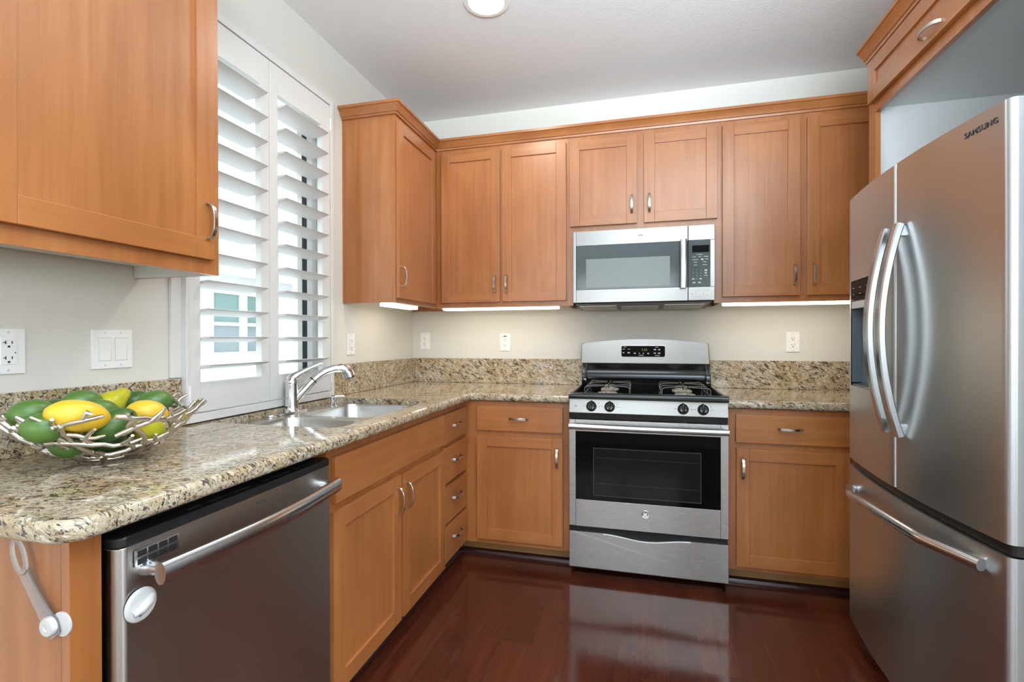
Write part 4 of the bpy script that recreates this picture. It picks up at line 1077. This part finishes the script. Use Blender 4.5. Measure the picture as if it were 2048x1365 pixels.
obj('cavity_side', MB().box(face_x(h0) + 0.012, 2.4145, h0 + 0.0005, h0 + 0.0035, 1.0345, 1.3275), 'grey_plastic', dp)
mb = MB(); mb.box(2.400, 2.4145, -1.075, -1.045, 1.20, 1.326, 0.004); obj('paddle', mb, 'black_plastic', dp)
mb = MB()
for y in (-0.962, -1.02, -1.08, -1.14):
    for z in (1.408, 1.384): mb.box(face_x(h1) - 0.0016, face_x(h1) - 0.0008, y - 0.007, y + 0.007, z - 0.0012, z + 0.0012)
obj('dispenser_marks', mb, 'print_light', dp)
# bowed door handles
for parent, yh in ((dl, -1.318), (dr_, -1.400)):
    path = []
    for i in range(25):
        s_ = i / 24; z = 0.903 + 0.664 * s_
        path.append((2.338 - 0.052 * math.sin(PI * s_) ** 0.9, yh, z))
    mb = MB(); mb.tube(path, 1.0, flat=(0.0155, 0.0105), up=(0, 1, 0))
    ho = obj('door_handle', mb, 'handle_steel', parent, sharp=30)
    for z in (0.925, 1.545):
        obj('handle_mount', MB().box(2.328, face_x(yh) + 0.004, yh - 0.010, yh + 0.010, z - 0.018, z + 0.018, 0.004), 'handle_steel', parent)
path = []
for i in range(31):
    yq = -0.982 - 0.758 * i / 30
    path.append((face_x(yq) - 0.012 - 0.040 * min(1, 1.7 * math.sin(PI * i / 30)), yq, 0.622 + 0.032 * i / 30 + 0.010 * math.sin(PI * i / 30)))
mb = MB(); mb.tube(path, 0.0155, n=16)
for i in (1, 29):
    p = path[i]; mb.box(p[0] - 0.004, face_x(p[1]) + 0.004, p[1] - 0.018, p[1] + 0.018, p[2] - 0.015, p[2] + 0.015, 0.005)
obj('freezer_handle', mb, 'handle_steel', fz, sharp=60)
for y in (-0.965, -1.735):
    obj('foot', MB().box(2.412, 2.45, y - 0.045, y + 0.045, 0.004, 0.030, 0.008), 'grey_plastic', fr)
    obj('foot', MB().box(3.0, 3.08, y - 0.03, y + 0.03, 0.0, 0.031), 'grey_plastic', fr)
obj('base_grille', MB().box(2.44, 2.467, -1.79, -0.912, 0.031, 0.074), 'black_plastic', fr)
sn = [(-1.665 - 0.1095 * (i / 6)) for i in range(7)]
slope_t = (face_x(-1.775) - face_x(-1.66)) / 0.115
lt = text_mesh('brand_lettering', 'SAMSUNG', 'print_dark', dr_, (face_x(-1.7175) - 0.0008, -1.7175, 1.729), (slope_t, -1, 0), (0, 0, 1), 0.0205, 0.0006, spacing=1.12)

# ---------------------------------------------------------------- fruit bowl
rnd = random.Random(11)
BC = Vector((0.252, -2.247, CT)); RB = 0.207
bw = thing('fruit_bowl', 'silver branch-work bowl of fruit on the counter against the left wall', 'bowl', tuple(BC))
def bp(th, s):   # bowl surface: s 0 at the foot, 1 at the rim
    r = 0.055 + (RB - 0.055) * s ** 0.80; z = 0.012 + 0.122 * s ** 1.35
    return BC + Vector((r * math.cos(th), r * math.sin(th), z))
mb = MB(); nst = 20
def branch(pts, r0, r1):
    n_ = len(pts); q = []; rr = []
    for i, (th, s) in enumerate(pts):
        q.append(bp(th, max(s, 0.0)) + Vector((rnd.uniform(-.0025, .0025), rnd.uniform(-.0025, .0025), rnd.uniform(-.0025, .0025))))
        rr.append((r0 + (r1 - r0) * i / (n_ - 1)) * rnd.uniform(0.85, 1.18))
    rr[-1] *= 0.75
    mb.tube(q, rr, n=7)
foot = [bp(2 * PI * i / 18, 0.0) + Vector((0, 0, -0.004)) for i in range(19)]
mb.tube(foot, 0.0048, n=7, cap=False)
for lv, (s0, amp, nseg) in enumerate(((0.10, 0.05, 4), (0.30, 0.08, 5), (0.52, 0.10, 5), (0.74, 0.10, 6), (0.90, 0.07, 7))):
    span = 2 * PI / nseg                                # meandering twigs lying along the wall of the bowl
    for k in range(nseg):
        t0 = span * k + lv * 0.55 + rnd.uniform(-0.1, 0.1); ln = span * rnd.uniform(0.80, 0.98); ph = rnd.uniform(0, 6); tilt = rnd.uniform(-0.10, 0.10)
        pts = [(t0 + ln * q / 9, min(s0 + amp * math.sin(ph + 4.4 * q / 9) + tilt * (q / 9 - 0.5), 1.0)) for q in range(10)]
        branch(pts, 0.0062, 0.0050)
        for q in (2, 4, 7):
            tq, sq = pts[q]; up = 1 if (q + k) % 3 else -1; dx = rnd.choice((-1, 1)) * rnd.uniform(0.06, 0.16); h_ = rnd.uniform(0.12, 0.22)
            branch([(tq, sq), (tq + dx * 0.5, max(sq + up * h_ * 0.5, 0.02)), (tq + dx, max(min(sq + up * h_, 1.03), 0.02))], 0.0056, 0.0046)
for k in range(9):                                      # ribs climbing from the foot ring
    th = 2 * PI * k / 9 + rnd.uniform(-0.12, 0.12); sl = (1 if k % 2 else -1) * rnd.uniform(0.20, 0.42); end = rnd.uniform(0.80, 1.0)
    branch([(th + sl * u + 0.08 * math.sin(5 * u + k), end * u) for u in [q / 8 for q in range(9)]], 0.0066, 0.0052)
for k in range(4):   # feet
    a = PI / 4 + PI / 2 * k; mb.tube([bp(a, 0.02), BC + Vector((0.050 * math.cos(a), 0.050 * math.sin(a), 0.0035))], [0.006, 0.0055], n=7)
obj('branch_basket', mb, 'silver', bw, sharp=70)

def fruit_rot(ax): return Vector((0, 0, 1)).rotation_difference(Vector(ax).normalized()).to_matrix()
def lemon_fn(p):
    z = p.z; t = abs(z)
    k = 1.0 if t < 0.88 else 1.0 + (t - 0.88) * 0.8
    fat = min((max(1 - t * t, 1e-4)) ** -0.09, 1.5) if t < 0.999 else 1.0
    return Vector((p.x * fat, p.y * fat, z * k))
def lime(kind, pos, L, Rr, ax, label, mat):
    if kind == 'lime': L, Rr = L * 0.94, Rr * 1.03
    o = obj(kind, MB().ellipsoid(pos, (Rr, Rr, L), fruit_rot(ax), 22, 16, lemon_fn), mat, org=pos, sharp=80)
    return tag(o, label, 'fruit', 'fruit in the silver bowl')
def pear(pos, ax, label, size=1.0):
    prof = [(0.0, -0.046), (0.020, -0.044), (0.034, -0.034), (0.040, -0.016), (0.037, 0.004), (0.028, 0.022), (0.021, 0.038), (0.018, 0.050), (0.011, 0.058), (0.0, 0.060)]
    t = thing('pear', label, 'fruit', pos, 'fruit in the silver bowl')
    a = Vector(ax).normalized()
    mb = MB(); mb.lathe([(r * size, h * size) for r, h in prof], pos, ax, 22); obj('flesh', mb, 'pear', t, sharp=80)
    c = Vector(pos) + a * 0.057 * size
    mb = MB(); mb.tube([c, c + a * 0.012 + Vector((0, 0, 0.003)), c + a * 0.024 + Vector((0.004, 0.003, 0.008))], [0.0018, 0.0015, 0.002], n=6); obj('stem', mb, 'stem', t)
    return t
lime('lime', (0.205, -2.378, 1.040), 0.043, 0.034, (0.2, 1, 0.05), 'green lime at the left end of the silver bowl, highest on that side', 'lime')
lime('lime', (0.305, -2.415, 1.020), 0.040, 0.032, (0.3, 1, -0.1), 'green lime at the left front of the bowl beside the big lemon', 'lime')
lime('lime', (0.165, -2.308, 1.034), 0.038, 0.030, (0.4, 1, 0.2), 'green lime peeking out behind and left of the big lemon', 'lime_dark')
lime('lemon', (0.336, -2.370, 1.040), 0.056, 0.036, (0.25, 1, -0.28), 'big yellow lemon lying on top at the left front of the bowl', 'lemon')
lime('lime', (0.190, -2.262, 1.050), 0.044, 0.033, (0.2, 1, -0.1), 'green lime at the back of the bowl just above the big lemon', 'lime')
lime('lime', (0.250, -2.262, 1.030), 0.042, 0.031, (0.3, 1, -0.45), 'green lime right behind the big lemon, beside the pear', 'lime')
pear((0.195, -2.196, 1.042), (-0.1, 0.8, 0.5), 'yellow-green pear standing highest in the middle of the bowl', 0.92)
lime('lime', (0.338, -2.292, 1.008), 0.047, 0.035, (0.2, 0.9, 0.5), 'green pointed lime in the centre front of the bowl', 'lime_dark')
lime('lemon', (0.305, -2.186, 1.018), 0.044, 0.034, (0.5, 1, -0.35), 'yellow lemon on the right side of the bowl', 'lemon')
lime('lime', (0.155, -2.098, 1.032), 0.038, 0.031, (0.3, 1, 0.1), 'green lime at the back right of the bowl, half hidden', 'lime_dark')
lime('lime', (0.205, -2.082, 1.030), 0.045, 0.034, (0.5, 1, 0.1), 'green lime at the far right end of the bowl', 'lime')
pear((0.352, -2.225, 0.985), (0.2, -0.7, 0.55), 'yellow-green pear low at the right front of the bowl', 0.85)
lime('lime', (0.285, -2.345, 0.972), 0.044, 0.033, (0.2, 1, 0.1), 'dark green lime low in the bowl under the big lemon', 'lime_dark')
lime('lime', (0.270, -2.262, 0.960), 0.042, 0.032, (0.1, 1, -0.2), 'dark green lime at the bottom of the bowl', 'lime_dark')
lime('lime', (0.215, -2.160, 0.975), 0.042, 0.033, (0.6, 1, 0.0), 'green lime low at the right side of the bowl under the yellow lemon', 'lime')

# ---------------------------------------------------------------- outside the kitchen window
hs = thing('neighbour_house', 'pale neighbouring house with white trimmed windows seen through the shutters', 'house', (-4.5, 3.0, -0.3))
obj('wall', MB().box(-4.9, -4.5, -3.0, 6.5, -0.3, 2.2), 'siding', hs)
rf = MB(); rf.prism([(-4.2, 2.15), (-4.2, 2.27), (-9.0, 4.4), (-9.0, 4.2)], 'Y', -3.3, 6.8); obj('roof', rf, 'roof_tile', hs)
mb = MB()
for a in ((2.44, 2.62, 1.02, 1.90), (3.12, 3.25, 1.02, 1.90), (3.72, 3.86, 1.02, 1.90), (2.44, 3.86, 1.90, 2.0), (2.44, 3.86, .84, 1.02), (2.62, 3.12, 1.42, 1.47), (3.25, 3.72, 1.42, 1.47)):
    mb.box(-4.5, -4.44, a[0], a[1], a[2], a[3])
wf = obj('window', mb, 'vinyl', hs)
for ya, yb in ((2.62, 3.12), (3.25, 3.72)):
    obj('upper_pane', MB().box(-4.49, -4.48, ya, yb, 1.47, 1.90), 'blind_green', wf)
    obj('lower_pane', MB().box(-4.49, -4.48, ya, yb, 1.02, 1.42), 'blind_grey', wf)
mb = MB(); mb.box(-4.5, -2.2, 4.6, 5.0, -0.3, 2.6); wg = obj('side_wing', mb, 'siding', hs)
obj('downspout', MB().box(-3.3, -3.18, 4.5, 4.6, -0.3, 2.4, 0.01), 'blind_grey', hs)
gr = obj('ground_outside', MB().box(-12, -0.16, -9, 9, -0.4, -0.3), 'siding'); gr['kind'] = 'structure'
